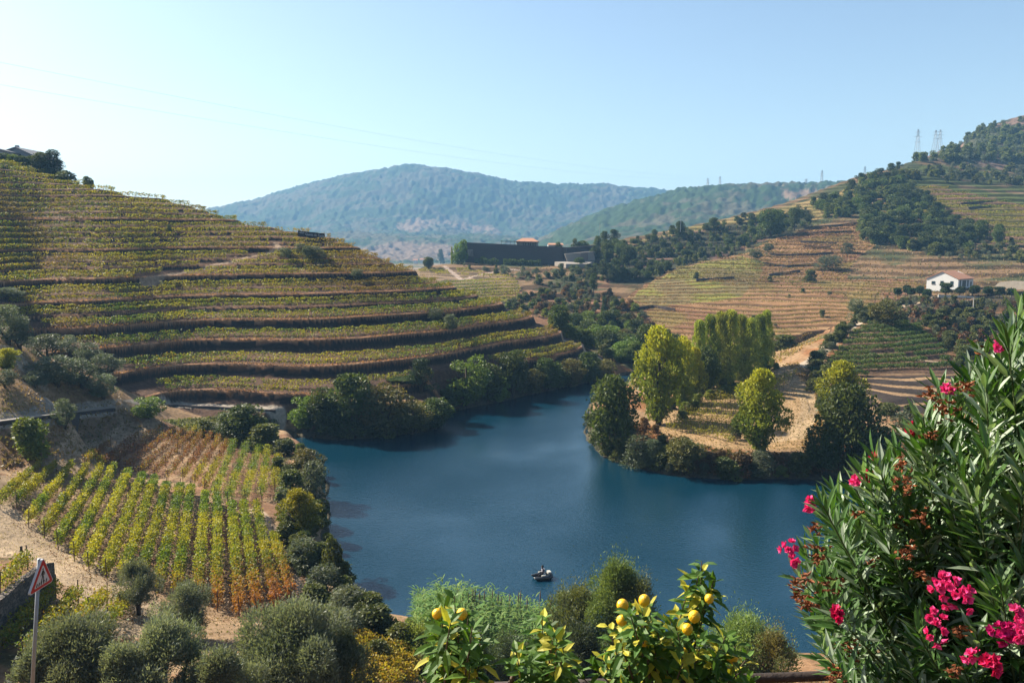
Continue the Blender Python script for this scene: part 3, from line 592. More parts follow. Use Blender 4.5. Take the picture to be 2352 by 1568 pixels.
def tree(kind, x, y, H, W, label, name='tree', cat='tree', group=None, var=None, parts=True, sink=.03, z=None):
    var = random.randrange(3) if var is None else var; z = zg(x, y) if z is None else z
    sc = (W*1.08, W*1.08, H)
    if parts:
        t = thing(name, label, cat, (x, y, z-H*sink), random.uniform(0, 6.28), group, sc)
        o = bpy.data.objects.new('crown', crown_of(kind, var)); COL.objects.link(o); o.parent = t
        if kind[:4] != 'bush' and kind != 'willow' or cat == 'tree':
            o = bpy.data.objects.new('trunk', trunk_of(kind, var)); COL.objects.link(o); o.parent = t
        return t
    o = bpy.data.objects.new(name, crown_of(kind, var)); COL.objects.link(o); o.location = (x, y, z-H*sink); o.rotation_euler = (0, 0, random.uniform(0, 6.28)); o.scale = sc
    return tag(o, label, cat, group)
def tree_px(kind, u, vb, vt, wpx, label, d=None, dmin=0, **k):
    """base seen at photo pixel (u, vb), top at vt, crown wpx wide"""
    if d is None:
        h = hit_on(Hf, u, vb, dmin)
        if h is None: h = hit_on(Hf, u, vb)
        x, y, z = h
    else: x, y, z = P(u, vb, d); x = float(x); z = zg(x, y)
    zt = P(u, vt, y)[2]; H = max(float(zt)-z, .6)
    return tree(kind, float(x), float(y), H, wpx*y/F, label, z=z, **k)

# ---- main trees, each traced from the photo: kind, u, base v, top v, width, label, extra
TREES = [
 ('lime', 703, 985, 903, 88, 'bright lime green tree at the left end of the left bank thicket', {}),
 ('broad', 745, 990, 895, 80, 'mid green tree between the lime green tree and the tall dark one', {}),
 ('broad', 812, 1000, 862, 118, 'tall dark green tree standing highest in the left bank thicket', {}),
 ('olivebrown', 885, 1000, 882, 130, 'tan and olive coloured tree right of the tallest thicket tree', {}),
 ('broad', 925, 975, 868, 80, 'dark tree behind the tan coloured tree on the left bank', {'d': 146}),
 ('conic', 968, 972, 826, 92, 'pointed green tree on the left bank before the pale road spot', {'d': 145}),
 ('olivebrown', 948, 1000, 925, 90, 'low olive green bush tree hanging over the water below the pointed tree', {}),
 ('broad', 1000, 985, 918, 90, 'low dark bush tree at the right end of the left bank thicket', {}),
 ('lime', 1072, 930, 812, 112, 'wide loose green tree beside the bend of the river', {}),
 ('broad', 1118, 920, 838, 80, 'darker green tree leaning against the wide loose tree', {}),
 ('broad', 1180, 912, 806, 76, 'narrow very dark tree standing over the river narrows', {'var': 1}),
 ('lime', 1148, 925, 868, 50, 'small lime green tree left of the very dark tree', {}),
 ('broad', 1255, 895, 826, 74, 'dark round tree first along the narrow reach', {}),
 ('olivebrown', 1222, 905, 850, 60, 'low olive tree beside the dark round tree of the narrow reach', {}),
 ('olivebrown', 1310, 890, 826, 80, 'brownish green tree above the narrow reach', {}),
 ('broad', 1350, 880, 812, 62, 'dark pointed tree above the end of the narrow reach', {}),
 ('olivebrown', 1390, 875, 828, 60, 'brown green shrub tree where the narrow reach ends', {}),
 ('broad', 1285, 893, 850, 50, 'small dark tree in the bank row of the narrow reach', {}),
 ('lime', 1345, 815, 758, 70, 'light green tree on the far bank behind the hill tip', {'d': 232}),
 ('lime', 1395, 822, 752, 90, 'brightest green round tree on the far bank', {'d': 228}),
 ('broad', 1440, 845, 770, 70, 'dark tree right of the brightest far bank tree', {'d': 222}),
 ('lime', 1455, 860, 820, 50, 'small green tree at the very end of the visible water', {'d': 205}),
 ('broad', 1485, 850, 748, 60, 'blue green tall tree left of the yellow tree on the point', {'d': 215}),
 ('broad', 1412, 862, 800, 46, 'dark tree low on the far bank behind the water', {'d': 215}),
 ('broad', 1545, 830, 770, 80, 'dark tree behind the yellow green tree on the point', {'d': 210}),
 ('broad', 1405, 1040, 866, 122, 'large dark round tree on the left corner of the point', {'var': 2}),
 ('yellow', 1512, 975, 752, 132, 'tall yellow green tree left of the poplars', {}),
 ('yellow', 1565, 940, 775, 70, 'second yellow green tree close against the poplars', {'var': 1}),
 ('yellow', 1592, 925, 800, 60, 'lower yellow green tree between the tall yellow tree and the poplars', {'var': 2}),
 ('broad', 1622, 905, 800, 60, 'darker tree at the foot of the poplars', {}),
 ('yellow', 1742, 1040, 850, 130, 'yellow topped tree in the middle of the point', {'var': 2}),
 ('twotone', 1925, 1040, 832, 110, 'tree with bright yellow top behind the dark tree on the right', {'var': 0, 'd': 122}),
 ('broad', 1945, 1085, 888, 150, 'big dark green tree before the yellow topped one at the right bank', {'var': 0}),
 ('broad', 1885, 1092, 985, 90, 'dark lower tree at the left foot of the big dark tree', {}),
 ('broad', 2020, 1085, 985, 100, 'dark tree in the shade right of the big dark tree', {}),
 ('bush', 1800, 812, 772, 70, 'dark rounded tree right of the poplars', {'d': 200}),
]
for i, (u, vt, w) in enumerate([(1603, 735, 38), (1628, 722, 42), (1652, 716, 42), (1675, 712, 44), (1698, 722, 42), (1720, 730, 40), (1742, 722, 36), (1757, 712, 34)]):
    ordn = ['first', 'second', 'third', 'fourth', 'fifth', 'sixth', 'seventh', 'last'][i]
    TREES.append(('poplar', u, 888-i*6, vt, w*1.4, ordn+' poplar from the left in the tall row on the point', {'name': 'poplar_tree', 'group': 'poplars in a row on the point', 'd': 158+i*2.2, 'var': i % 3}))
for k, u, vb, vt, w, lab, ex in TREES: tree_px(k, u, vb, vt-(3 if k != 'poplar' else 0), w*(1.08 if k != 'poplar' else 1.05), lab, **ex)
# bank bushes
BANK = [('bushgrey', 1470, 1068, 1000, 100, 'grey green willow bush at the water on the point'), ('willow', 1500, 1072, 1010, 80, 'silvery willow bush beside the first willow bush'),
 ('olivebrown', 1570, 1086, 1006, 100, 'brownish green bush at the water right of the willow bush'), ('bush', 1430, 1060, 1005, 60, 'dark bush under the round corner tree'),
 ('bushgrey', 1748, 1085, 1035, 80, 'grey bush below the yellow topped tree'), ('bush', 1690, 1010, 975, 34, 'small green bush left of the yellow topped tree'), ('bush', 1660, 1090, 1050, 60, 'low green bush on the middle of the point shore'),
 ('bushred', 1700, 1088, 1040, 60, 'rusty brown bush on the middle of the point shore'), ('bush', 1835, 1095, 1040, 70, 'green bush right of the middle of the point shore'), ('bushred', 1610, 1082, 1055, 50, 'rusty bush between the green bushes on the point shore'),
 ('bushgrey', 2090, 1025, 945, 120, 'large grey green rounded bush behind the flowering shrub'), ('bush', 2040, 950, 925, 60, 'green clipped vines at the foot of the bare terraces'), ('bush', 2090, 955, 930, 40, 'small green bush by the bare terraces'),
 ('bush', 1520, 1030, 1000, 40, 'small dark bush at the left edge of the young vineyard'), ('bushred', 1480, 985, 958, 30, 'small red leaved vine stump left of the young vineyard'), ('bushred', 1505, 1000, 975, 26, 'reddish vine stump second from the round corner tree'),
 ('bushred', 1575, 1030, 1003, 34, 'bare brown vine stump in the front of the young vineyard'), ('bush', 1895, 870, 838, 50, 'dark bush at the fork of the dirt tracks'), ('bush', 1870, 895, 868, 40, 'dark bush below the fork of the tracks'), ('bush', 1895, 930, 895, 40, 'green bush on the track edge left of the bare terraces'),
 ('bush', 1880, 850, 825, 60, 'bush at the top of the track fork'), ('bushgrey', 1800, 975, 962, 22, 'tiny grey bush on the curved track'),
 ('lime', 340, 960, 905, 84, 'pale olive tree beside the road wall'), ('bushlime', 72, 1045, 955, 92, 'green bush growing on the dark road wall'), ('olive', 150, 985, 915, 62, 'grey green small tree on the road wall'),
 ('broad', 560, 1015, 930, 120, 'broad dark green bush mass above the inlet'), ('bush', 610, 1030, 975, 90, 'dark bush at the corner of the inlet'), ('bushgrey', 520, 1005, 950, 80, 'blue green bush left of the inlet'),
 ('bush', 470, 1000, 965, 60, 'low bush at the top of the near vineyard'), ('bush', 655, 1045, 1010, 70, 'creeping bush at the vineyard corner by the inlet')]
for k, u, vb, vt, w, lab in BANK: tree_px(k, u, vb, vt, w, lab, name='bush', cat='bush', d=(108+(1095-1068)*.3 if False else None))
NB = [('olivebrown', 700, 1105, 1030, 100, 'green and yellow bush at the top of the vineyard shore'), ('bushgrey', 722, 1150, 1060, 80, 'grey bush over the water below the top shore bush'), ('bush', 668, 1140, 1080, 80, 'dense bush along the right vineyard edge'),
 ('yellow', 690, 1245, 1125, 120, 'yellow green bush in the middle of the vineyard shore'), ('bush', 725, 1215, 1150, 60, 'dark bush over the water beside the yellow green one'), ('bush', 762, 1330, 1235, 62, 'dark bush standing out into the water'),
 ('bushgrey', 700, 1310, 1240, 110, 'grey green bush below the yellow green one'), ('bush', 660, 1250, 1200, 70, 'bush beside the vineyard path'), ('bushgrey', 745, 1370, 1300, 110, 'grey green bush right of the vineyard end'),
 ('bush', 720, 1400, 1345, 90, 'green bush at the lower vineyard corner'), ('bushgrey', 800, 1420, 1350, 120, 'grey bush on the bank below the dark bush'), ('bush', 860, 1465, 1395, 120, 'green bush on the curved near bank'), ('bushgrey', 790, 1470, 1400, 110, 'pale bush behind the large olive tree'),
 ('bush', 920, 1500, 1435, 90, 'bush where the near bank meets the reeds'), ('bushlime', 950, 1500, 1440, 70, 'lime green bush left of the reeds'), ('bush', 640, 1090, 1050, 50, 'small bush at the end of the highest vine rows'), ('bushlime', 655, 1030, 1005, 40, 'small light bush at the inlet corner'),
 ('bush', 868, 1530, 1470, 80, 'dark bush under the near bank bushes'), ('bush', 1000, 1560, 1480, 110, 'dark bush under the left lemon branches')]
for k, u, vb, vt, w, lab in NB: tree_px(k, u, vb, vt, w, lab, name='bush', cat='bush')
# olives on the left terrace and by the near vineyard
OL = [(20, 790, 700, 80, 'olive tree at the left frame edge below the hill'), (45, 800, 745, 70, 'second olive tree below the hill at the left edge'), (110, 830, 768, 92, 'olive tree above the pale track'), (205, 845, 788, 66, 'olive tree at the right of the upper olives'),
 (130, 885, 815, 118, 'largest olive tree with a forked trunk on the terrace'), (188, 890, 822, 84, 'olive tree right of the forked one'), (245, 870, 812, 84, 'olive tree with pale crown near the hill foot'), (238, 915, 858, 70, 'silvery olive tree in front at the terrace corner'),
 (12, 890, 848, 52, 'small olive tree at the left frame edge on the terrace'), (80, 890, 852, 56, 'small round olive tree left of the forked one'), (20, 690, 660, 60, 'dark olive tree high at the left frame edge'), (160, 815, 770, 50, 'olive tree in the middle of the upper olives')]
for u, vb, vt, w, lab in OL: tree_px('olive', u, vb, vt, w*1.1, lab, name='olive_tree', group='olive trees on the left terrace')
tree_px('yellow', 18, 850, 800, 62, 'yellow green small tree by the pale track at the left edge', var=0)
# ---- large near olives: own, finer crowns
def big_olive(u, vb, vt, wpx, label, seed, d=None, n=26000, cols=((.17, .21, .145), (.31, .35, .26)), leaf=1.0, name='olive_tree', group='olive trees below the sign', low=.26, cat='tree', asp=.26, spray=.14):
    h = hit_on(Hf, u, vb) if d is None else None
    x, y, z = h if h else P(u, vb, d)
    x, y = float(x), float(y); z = zg(x, y); H = float(P(u, vt, y)[2])-z; W = wpx*y/F
    R = np.random.default_rng(seed); t = thing(name, label, cat, (x, y, z), 0, group)
    L = int(42*max(1, H/W)); zz = R.uniform(0, 1, L); rad = .5*W*np.clip(np.sin(np.pi*(zz*.8+.16)), 0, 1)**.6*R.uniform(.7, 1.22, L); th = R.uniform(0, 6.28, L); lr = R.uniform(.07, .18, L)*W
    rr = np.clip(rad-lr*.8, 0, 99)*np.sqrt(R.uniform(.1, 1, L)); cc = np.stack([rr*np.cos(th), rr*np.sin(th), H*(low+(.92-low)*zz)], 1); cc[:, 2] = np.minimum(cc[:, 2], H-lr*.4-R.uniform(0, .1*H, L))
    k = R.choice(L, n, p=lr**2/(lr**2).sum()); dv = unit(R.normal(size=(n, 3))); Pn = cc[k]+dv*(lr[k]*R.uniform(.35, 1.0, n)**.5*(1+R.normal(size=n)*.1))[:, None]
    a = R.uniform(0, 1, L)[k][:, None]; Pn[:, 2] += R.exponential(spray, n)*(R.uniform(size=n) > .5); col = np.array(cols[0])*a+np.array(cols[1])*(1-a); col = col*jitter(1, n, R, .25, .06)
    o = link('crown', leaf_mesh('olive_crown', Pn, R.uniform(.13, .26, n)*leaf*(1 if W > 5.5 else .8), col, asp=asp, dirs=unit(dv+np.array([0, 0, .9])), mix=.62, R=R), M['leaf'], t)
    mb = MB()
    for q in range(6):
        c = cc[q]; mb.tube([(0, 0, -.3), (c[0]*.12, c[1]*.12, H*.18), (c[0]*.5, c[1]*.5, H*.42), tuple(c)], [.16*H/5, .12*H/5, .07*H/5, .02], 7)
    mb.build('trunk', M['bark'], t, True); return t
big_olive(318, 1412, 1290, 124, 'olive tree standing on the dirt track below the vine rows', 5, n=16000)
big_olive(425, 1465, 1348, 152, 'olive tree with two trunks right of the one on the track', 6, n=20000)
big_olive(670, 1660, 1400, 370, 'wide silvery olive tree at the bottom below the reddish vine rows', 8, d=36.5, n=60000)
big_olive(395, 1690, 1440, 300, 'silvery olive tree at the bottom edge between the sign and the wide olive', 9, d=33.5, n=52000)
big_olive(190, 1700, 1428, 300, 'silvery olive tree at the bottom edge just right of the sign pole', 10, d=33, n=52000)

big_olive(290, 1710, 1482, 230, 'low silvery olive tree at the bottom edge between two larger ones', 11, d=32, n=34000, low=.1)
big_olive(505, 1710, 1500, 220, 'low olive tree at the bottom edge left of the wide silvery one', 12, d=32.5, n=32000, low=.1)
big_olive(90, 1710, 1500, 150, 'small olive tree at the bottom edge behind the sign pole', 14, d=32, n=20000, low=.1)
big_olive(800, 1660, 1462, 170, 'darker olive tree at the bottom right of the wide silvery one', 13, d=37, n=26000, low=.1, cols=((.11, .15, .08), (.2, .24, .14)))

# ---- hillside scatter
ADJ = {'bush': 'dark green', 'bushgrey': 'grey green', 'bushred': 'rusty brown', 'bushlime': 'lime green', 'broad': 'round dark', 'pine': 'slim dark', 'lime': 'light green', 'olive': 'silvery'}
def thin_crown(kind, var, m, R):
    me = crown_of(kind, var); nv = len(me.vertices); co = np.empty(nv*3, np.float32); me.vertices.foreach_get('co', co); co = co.reshape(-1, 4, 3)
    cl = np.empty(nv, np.float32); cl = np.empty(len(me.polygons)*4, np.float32); me.attributes['tint'].data.foreach_get('color', cl); cl = cl.reshape(-1, 4)[:, :3]
    k = R.choice(len(co), min(m, len(co)), replace=False); return co[k], cl[k]
def scatter(poly, n, kinds, hr, label, group, name='bush', cat='bush', dmin=0, dmax=1e9, ar=1.15, parts=False, seed=1, mind=0, keep=None, leaves=420):
    keep = n if keep is None else keep; rest = []
    R = random.Random(seed); us = [p[0] for p in poly]; vs = [p[1] for p in poly]; c = 0; tries = 0; done = []
    while c < n and tries < n*30:
        tries += 1; u = R.uniform(min(us), max(us)); v = R.uniform(min(vs), max(vs))
        if not inpoly(np.array([u]), np.array([v]), poly)[0]: continue
        h = hit_on(Hf, u, v, dmin, dmax)
        if h is None or h[2] < .15: continue
        if mind and any((h[0]-a)**2+(h[1]-b)**2 < mind*mind for a, b in done): continue
        k, hs = R.choice(kinds); H = R.uniform(*hr)*hs; done.append((h[0], h[1]))
        rest.append((H/h[1], k, h, H, H*ar*R.uniform(.8, 1.25), R.randrange(3), u)); c += 1
    rest.sort(key=lambda q: -q[0]); lo_, hi_ = min(us), max(us)
    for _s, k, h, H, W, var, u in rest[:keep]:
        third = ['left', 'middle', 'right'][min(2, int(3*(u-lo_)/(hi_-lo_)))]; tl_ = ('taller ' if H > sum(hr)/2 else 'lower ')+ADJ[k]
        tree(k, h[0], h[1], H, W, f'{tl_} {label}, {third} part' if len(f'{tl_} {label}, {third} part'.split()) <= 16 else f'{tl_} {label}, {third}', name=name, cat=cat, group=group, var=var, parts=parts, sink=.08)
    if len(rest) > keep:
        RR = np.random.default_rng(seed); VV, CCC = [], []
        for _s, k, h, H, W, var, u in rest[keep:]:
            co, cl = thin_crown(k, var, leaves, RR); a = RR.uniform(0, 6.28); ca, sa = math.cos(a), math.sin(a)
            g_ = (.80+.4*RR.uniform())*2.0**.5; cen = co.mean(1, keepdims=True); co = cen+(co-cen)*(2600/leaves)**.42
            x, y, z_ = co[..., 0]*W, co[..., 1]*W, co[..., 2]*H; VV.append(np.stack([x*ca-y*sa+h[0], x*sa+y*ca+h[1], z_+h[2]-H*.08], -1)); CCC.append(cl*g_*.8)
        VV = np.concatenate(VV).reshape(-1, 3); tag(link(group.replace(' ', '_').replace(',', ''), mesh_np('scrub', VV, np.arange(len(VV)).reshape(-1, 4), np.concatenate(CCC), dom='FACE'), M['leaf']), 'mass of '+group, 'scrub', kind='stuff')
G_, GG, GR, GL = ('bush', 1), ('bushgrey', .8), ('bushred', .8), ('bushlime', .9)
scatter([(1150, 700), (1250, 668), (1330, 660), (1420, 680), (1500, 735), (1540, 790), (1480, 830), (1400, 790), (1300, 770), (1220, 740)], 230, [G_, GR, GR, GR, GG, GL], (1.6, 4.0), 'shrub on the brushy ravine slope', 'shrubs on the ravine slope', name='shrub', cat='shrub', dmin=215, seed=11, keep=90)
scatter([(1395, 590), (1500, 540), (1700, 505), (1850, 480), (1870, 515), (1760, 545), (1690, 585), (1580, 605), (1490, 645), (1400, 650), (1300, 640), (1330, 590)], 420, [G_, G_, GG, ('broad', 1.5), ('pine', 1.6)], (1.5, 3.2), 'tree on the shaded slope right of the dark building', 'trees on the shaded slope', name='tree', cat='tree', dmin=300, seed=12, keep=90)
scatter([(1860, 475), (1930, 445), (1990, 415), (2050, 405), (2100, 440), (2140, 480), (2220, 530), (2240, 580), (2170, 590), (2060, 570), (1985, 560), (1970, 535), (2000, 500), (1900, 505)], 300, [('broad', 1.2), G_, G_, ('pine', 1.5)], (3.5, 6.0), 'tree of the wood above the white house', 'trees of the hillside wood', name='tree', cat='tree', dmin=330, seed=13, keep=70, leaves=700)
scatter([(2100, 520), (2180, 540), (2260, 545), (2352, 570), (2352, 610), (2240, 600), (2120, 590)], 80, [G_, GG, GG, G_], (2, 4), 'grey green shrub in the band above the vines behind the white house', 'shrubs above the white house', dmin=320, seed=14, keep=0)
scatter([(2010, 705), (2120, 690), (2240, 700), (2352, 690), (2420, 760), (2420, 920), (2300, 930), (2220, 870), (2170, 800), (2130, 750), (2010, 735)], 460, [G_, G_, GR, GG, GR], (1.2, 3.4), 'shrub on the dry bank below the white house', 'shrubs below the white house', name='shrub', cat='shrub', dmin=150, seed=15, keep=70)
scatter([(1370, 565), (1420, 560), (1460, 590), (1450, 650), (1390, 650), (1360, 610)], 26, [('pine', 1.2), ('broad', 1)], (6, 9), 'pine right of the long dark building', 'pines beside the long dark building', name='pine_tree', cat='tree', dmin=300, ar=.75, parts=True, seed=16)
scatter([(1060, 612), (1250, 625), (1330, 625), (1370, 640), (1360, 690), (1250, 660), (1190, 640), (1080, 618)], 110, [GG, GG, G_, ('olive', 1)], (1.5, 3.0), 'young tree below the long dark building', 'young olives below the long dark building', dmin=290, seed=17, keep=40)
scatter([(2090, 372), (2160, 345), (2230, 303), (2352, 274), (2352, 370), (2250, 375)], 230, [G_, GG, GG, G_], (3.5, 7), 'shrub on the scrubby hilltop at the right edge', 'shrubs on the scrubby hilltop', dmin=500, seed=18, keep=0)
scatter([(2060, 395), (2200, 385), (2352, 385), (2352, 430), (2200, 420), (2060, 415)], 90, [G_, GL, GG], (3, 6), 'green tree on the terraces under the scrubby hilltop', 'trees under the scrubby hilltop', name='tree', cat='tree', dmin=430, seed=19, keep=0)
scatter([(2010, 722), (1960, 765), (1920, 795), (1880, 850), (1868, 845), (1905, 790), (1950, 752), (1995, 712)], 30, [G_, GG, G_], (2.0, 3.6), 'bush beside the rising dirt track', 'bushes along the rising dirt track', dmin=150, dmax=260, seed=20)
scatter([(1865, 865), (1885, 860), (1925, 940), (1915, 1010), (1890, 960)], 22, [G_, G_, GL], (1.4, 2.4), 'bush along the curved dirt track', 'bushes along the curved track', dmin=110, seed=21)
scatter([(1420, 1050), (1880, 1075), (1990, 1085), (2330, 1060), (2330, 1075), (1990, 1100), (1700, 1098), (1540, 1085)], 46, [G_, GR, GR, GG, ('bushlime', .7)], (1.5, 2.8), 'shrub on the water edge of the point', 'shrubs on the bank of the point', dmin=100, dmax=135, seed=22)
scatter([(1480, 905), (1560, 975), (1620, 930), (1790, 850), (1770, 840), (1600, 890)], 40, [G_, GL, G_], (1.2, 2.6), 'shrub behind the young vineyard', 'undergrowth behind the young vineyard', dmin=110, dmax=190, seed=23)
scatter([(655, 1000), (900, 1000), (1020, 975), (1050, 935), (1210, 905), (1300, 886), (1410, 865), (1410, 850), (1300, 872), (1200, 885), (1040, 915), (980, 950), (900, 970), (700, 970)], 80, [G_, G_, ('bush', 1.2), ('bushlime', .8)], (1.8, 3.6), 'shrub under the trees of the left bank', 'undergrowth of the left bank', dmin=120, dmax=205, seed=24, keep=45)
scatter([(1260, 760), (1400, 745), (1480, 760), (1500, 860), (1440, 860), (1400, 830), (1300, 780)], 60, [('lime', 1.6), G_, ('broad', 1.6), GL], (2.6, 4.2), 'tree of the valley floor behind the hill tip', 'trees on the lush valley floor', name='tree', cat='tree', dmin=205, dmax=300, seed=25)
scatter([(1790, 800), (1900, 720), (1960, 680), (1780, 640), (1500, 700), (1600, 760)], 10, [G_, GG], (1.4, 2.6), 'lone bush among the ochre vine terraces', 'lone bushes in the ochre terraces', dmin=230, seed=26)
scatter([(640, 1040), (740, 1060), (745, 1200), (770, 1300), (840, 1400), (950, 1460), (900, 1490), (760, 1420), (690, 1330), (640, 1200), (640, 1100)], 60, [G_, GG, ('bushlime', .8), G_], (1.2, 2.2), 'shrub between the near vineyard and the water', 'shrubs of the near shore strip', dmax=118, seed=27, keep=40)
scatter([(1350, 940), (1400, 915), (1445, 1000), (1440, 1062), (1385, 1042), (1352, 1000)], 22, [G_, GG, G_], (1.6, 3.2), 'shrub on the left shore of the point', 'shrubs on the left shore of the point', dmin=105, dmax=170, seed=28)
# named hillside single trees
for k, u, vb, vt, w, lab in [('pine', 1560, 560, 508, 34, 'tree alone on the skyline ridge above the shaded slope'), ('pine', 1640, 535, 500, 30, 'pine on the ridge right of the skyline tree'), ('broad', 1770, 545, 480, 70, 'round dark trees clump left of the hillside wood'), ('pine', 1825, 530, 478, 40, 'tall pine right of the round clump'),
        ('pine', 1290, 645, 605, 26, 'lone pine with bare trunk on the slope below the long dark building'), ('pine', 1363, 680, 628, 30, 'pine with bare trunk left of the ochre terraces'), ('conic', 1388, 735, 680, 26, 'small light green cone tree in the ravine'), ('bushgrey', 1765, 585, 560, 34, 'grey bush between the yellow and the ochre terraces'), ('bushgrey', 1735, 605, 572, 40, 'larger grey green bush left of the stepped walls'),
        ('bushgrey', 1905, 620, 586, 70, 'grey green bush on the crest right of the stepped walls'), ('bush', 1862, 648, 620, 36, 'very dark round bush on the ochre terraces'), ('bushgrey', 1945, 582, 558, 34, 'small grey bush under the hillside wood'), ('broad', 2255, 548, 505, 40, 'round tree at the right end of the hillside wood'), ('broad', 2292, 560, 515, 30, 'pale tree right of the round one'),
        ('olivebrown', 2035, 752, 690, 84, 'feathery brown green tree at the top of the dark green terraces'), ('bushgrey', 1965, 735, 688, 52, 'grey green tree at the top of the rising track'), ('broad', 985, 620, 590, 30, 'dark round tree on the crest left of the long dark building'), ('conic', 1012, 606, 572, 26, 'dark tall bush left of the long dark building'),
        ('bushgrey', 705, 600, 565, 30, 'small grey bush above the tan bend of the hill track'), ('bushgrey', 720, 592, 566, 60, 'grey green bush below the black signboard'), ('bushgrey', 690, 580, 560, 40, 'grey green bush where the hill track ends'), ('bushgrey', 655, 590, 568, 40, 'grey green bush beside the hill track'), ('bushgrey', 820, 645, 618, 40, 'olive bush on the right shoulder of the left hill'),
        ('bushgrey', 1000, 740, 708, 50, 'grey olive bush on the lower right of the left hill'), ('bushgrey', 1035, 755, 722, 44, 'grey olive bush right beside the other on the left hill'), ('bush', 388, 534, 516, 14, 'small dark bush in the middle of the hill vines'), ('bush', 200, 427, 405, 26, 'small tree on the left hill skyline'), ('bush', 1600, 640, 625, 16, 'tiny bush in the yellow terraces'),
        ('bushlime', 1110, 605, 588, 20, 'small light tree beside the long wall'), ('olivebrown', 1432, 795, 755, 50, 'olive tree in the ravine mouth'), ('pine', 2045, 400, 375, 26, 'dark tree on the skyline shoulder of the right hill'), ('pine', 2062, 395, 372, 20, 'second dark tree on the skyline shoulder')]:
    tree_px(k, u, vb, vt, w, lab, dmin=125, name='tree' if k in ('pine', 'broad', 'conic') else 'bush', cat='tree' if k in ('pine', 'broad', 'conic') else 'bush')

# ---------------------------------------------------------------- vines
ORD = 'lowest second third fourth fifth sixth seventh eighth ninth tenth eleventh twelfth thirteenth fourteenth fifteenth sixteenth seventeenth eighteenth nineteenth twentieth twenty-first twenty-second twenty-third twenty-fourth twenty-fifth twenty-sixth twenty-seventh twenty-eighth twenty-ninth thirtieth'.split()
ORD += ['thirty-'+w for w in 'first second third fourth fifth sixth seventh eighth ninth'.split()]+['fortieth']+['forty-'+w for w in 'first second third fourth fifth sixth seventh eighth ninth'.split()]
POST = MB().tube([(0, 0, -.2), (0, 0, 1.7)], .04, 5).mesh('vine_post'); POST.materials.append(simple('post_wood', (.16, .11, .08), .9, .1))
YG, GN, RD, BR, OR = C3(.40, .37, .03), C3(.14, .21, .03), C3(.34, .10, .035), C3(.22, .13, .06), C3(.42, .26, .05)
def leafy_row(segs, label, group, h=1.5, w=.5, dens=30, leaf=.22, colf=None, R=None, posts=0, gap=.25, lo=.2, gs=.35, name='vine_row', low=0):
    R = R or np.random.default_rng(len(label)*31+int(abs(segs[0][0][0])*13) % 1000)
    X, Y, T, dX, dY = [], [], [], [], []
    for s in segs:
        s = np.asarray(s, float)
        if len(s) < 2: continue
        dl = np.hypot(*(s[1:]-s[:-1]).T); cl = np.concatenate([[0], np.cumsum(dl)]); Ltot = cl[-1]; n = int(Ltot*dens)
        if n < 3: continue
        t = R.uniform(0, Ltot, n); gn = vnoise(t*gs+R.uniform(0, 99), np.zeros(n)+s[0, 1], 3)+.35*vnoise(t*1.1, np.ones(n)*s[0, 0], 8); keep = gn > gap+.1*R.normal(size=n); t = t[keep]
        X.append(np.interp(t, cl, s[:, 0])); Y.append(np.interp(t, cl, s[:, 1])); T.append(t)
        gx = np.interp(t, cl[1:], (s[1:, 0]-s[:-1, 0])/dl); gy = np.interp(t, cl[1:], (s[1:, 1]-s[:-1, 1])/dl); dX.append(gx); dY.append(gy)
    if not X: return None
    X, Y, T, dX, dY = map(np.concatenate, (X, Y, T, dX, dY)); n = len(X); gz = sample(Hf, X, Y)
    hv = h*(.8+.35*vnoise(T*.9, np.ones(n), 5)); zf = R.beta(1.6, 1.1, n); lat = R.normal(size=n)*w*.5*(1-.4*abs(zf-.6))
    px = X-dY*lat; py = Y+dX*lat; pz = gz+lo+(hv-lo)*zf
    if low: k = R.uniform(size=n) < low; pz[k] = gz[k]+R.uniform(.05, lo+.15, k.sum())
    col = colf(X, Y, zf, R) if colf is not None else np.broadcast_to(YG, (n, 3)); col = np.clip(col*jitter(1, n, R, .24, .1), .01, .8)
    c0 = np.array([X.mean(), Y.mean(), gz.mean()])
    me = leaf_mesh('vine_leaves', np.stack([px, py, pz], 1)-c0, R.uniform(.7, 1.3, n)*leaf, col, asp=.8, R=R)
    if posts:
        t = thing(name, label, 'vine row', tuple(c0), 0, group); link('foliage', me, M['vine'], t); s = np.asarray(segs[0]); Ls = np.hypot(*(s[-1]-s[0])); k = max(2, int(Ls/posts)+1)
        cl = np.concatenate([[0], np.cumsum(np.hypot(*(s[1:]-s[:-1]).T))])
        for q in np.linspace(0, cl[-1], k):
            x, y = np.interp(q, cl, s[:, 0]), np.interp(q, cl, s[:, 1]); o = bpy.data.objects.new('post', POST); COL.objects.link(o); o.parent = t; o.location = (x-c0[0], y-c0[1], zg(x, y)-c0[2]); o.rotation_euler = (R.normal()*.04, R.normal()*.04, 0)
        return t
    return tag(link(name, me, M['vine'], loc=tuple(c0)), label, 'vine row', group)
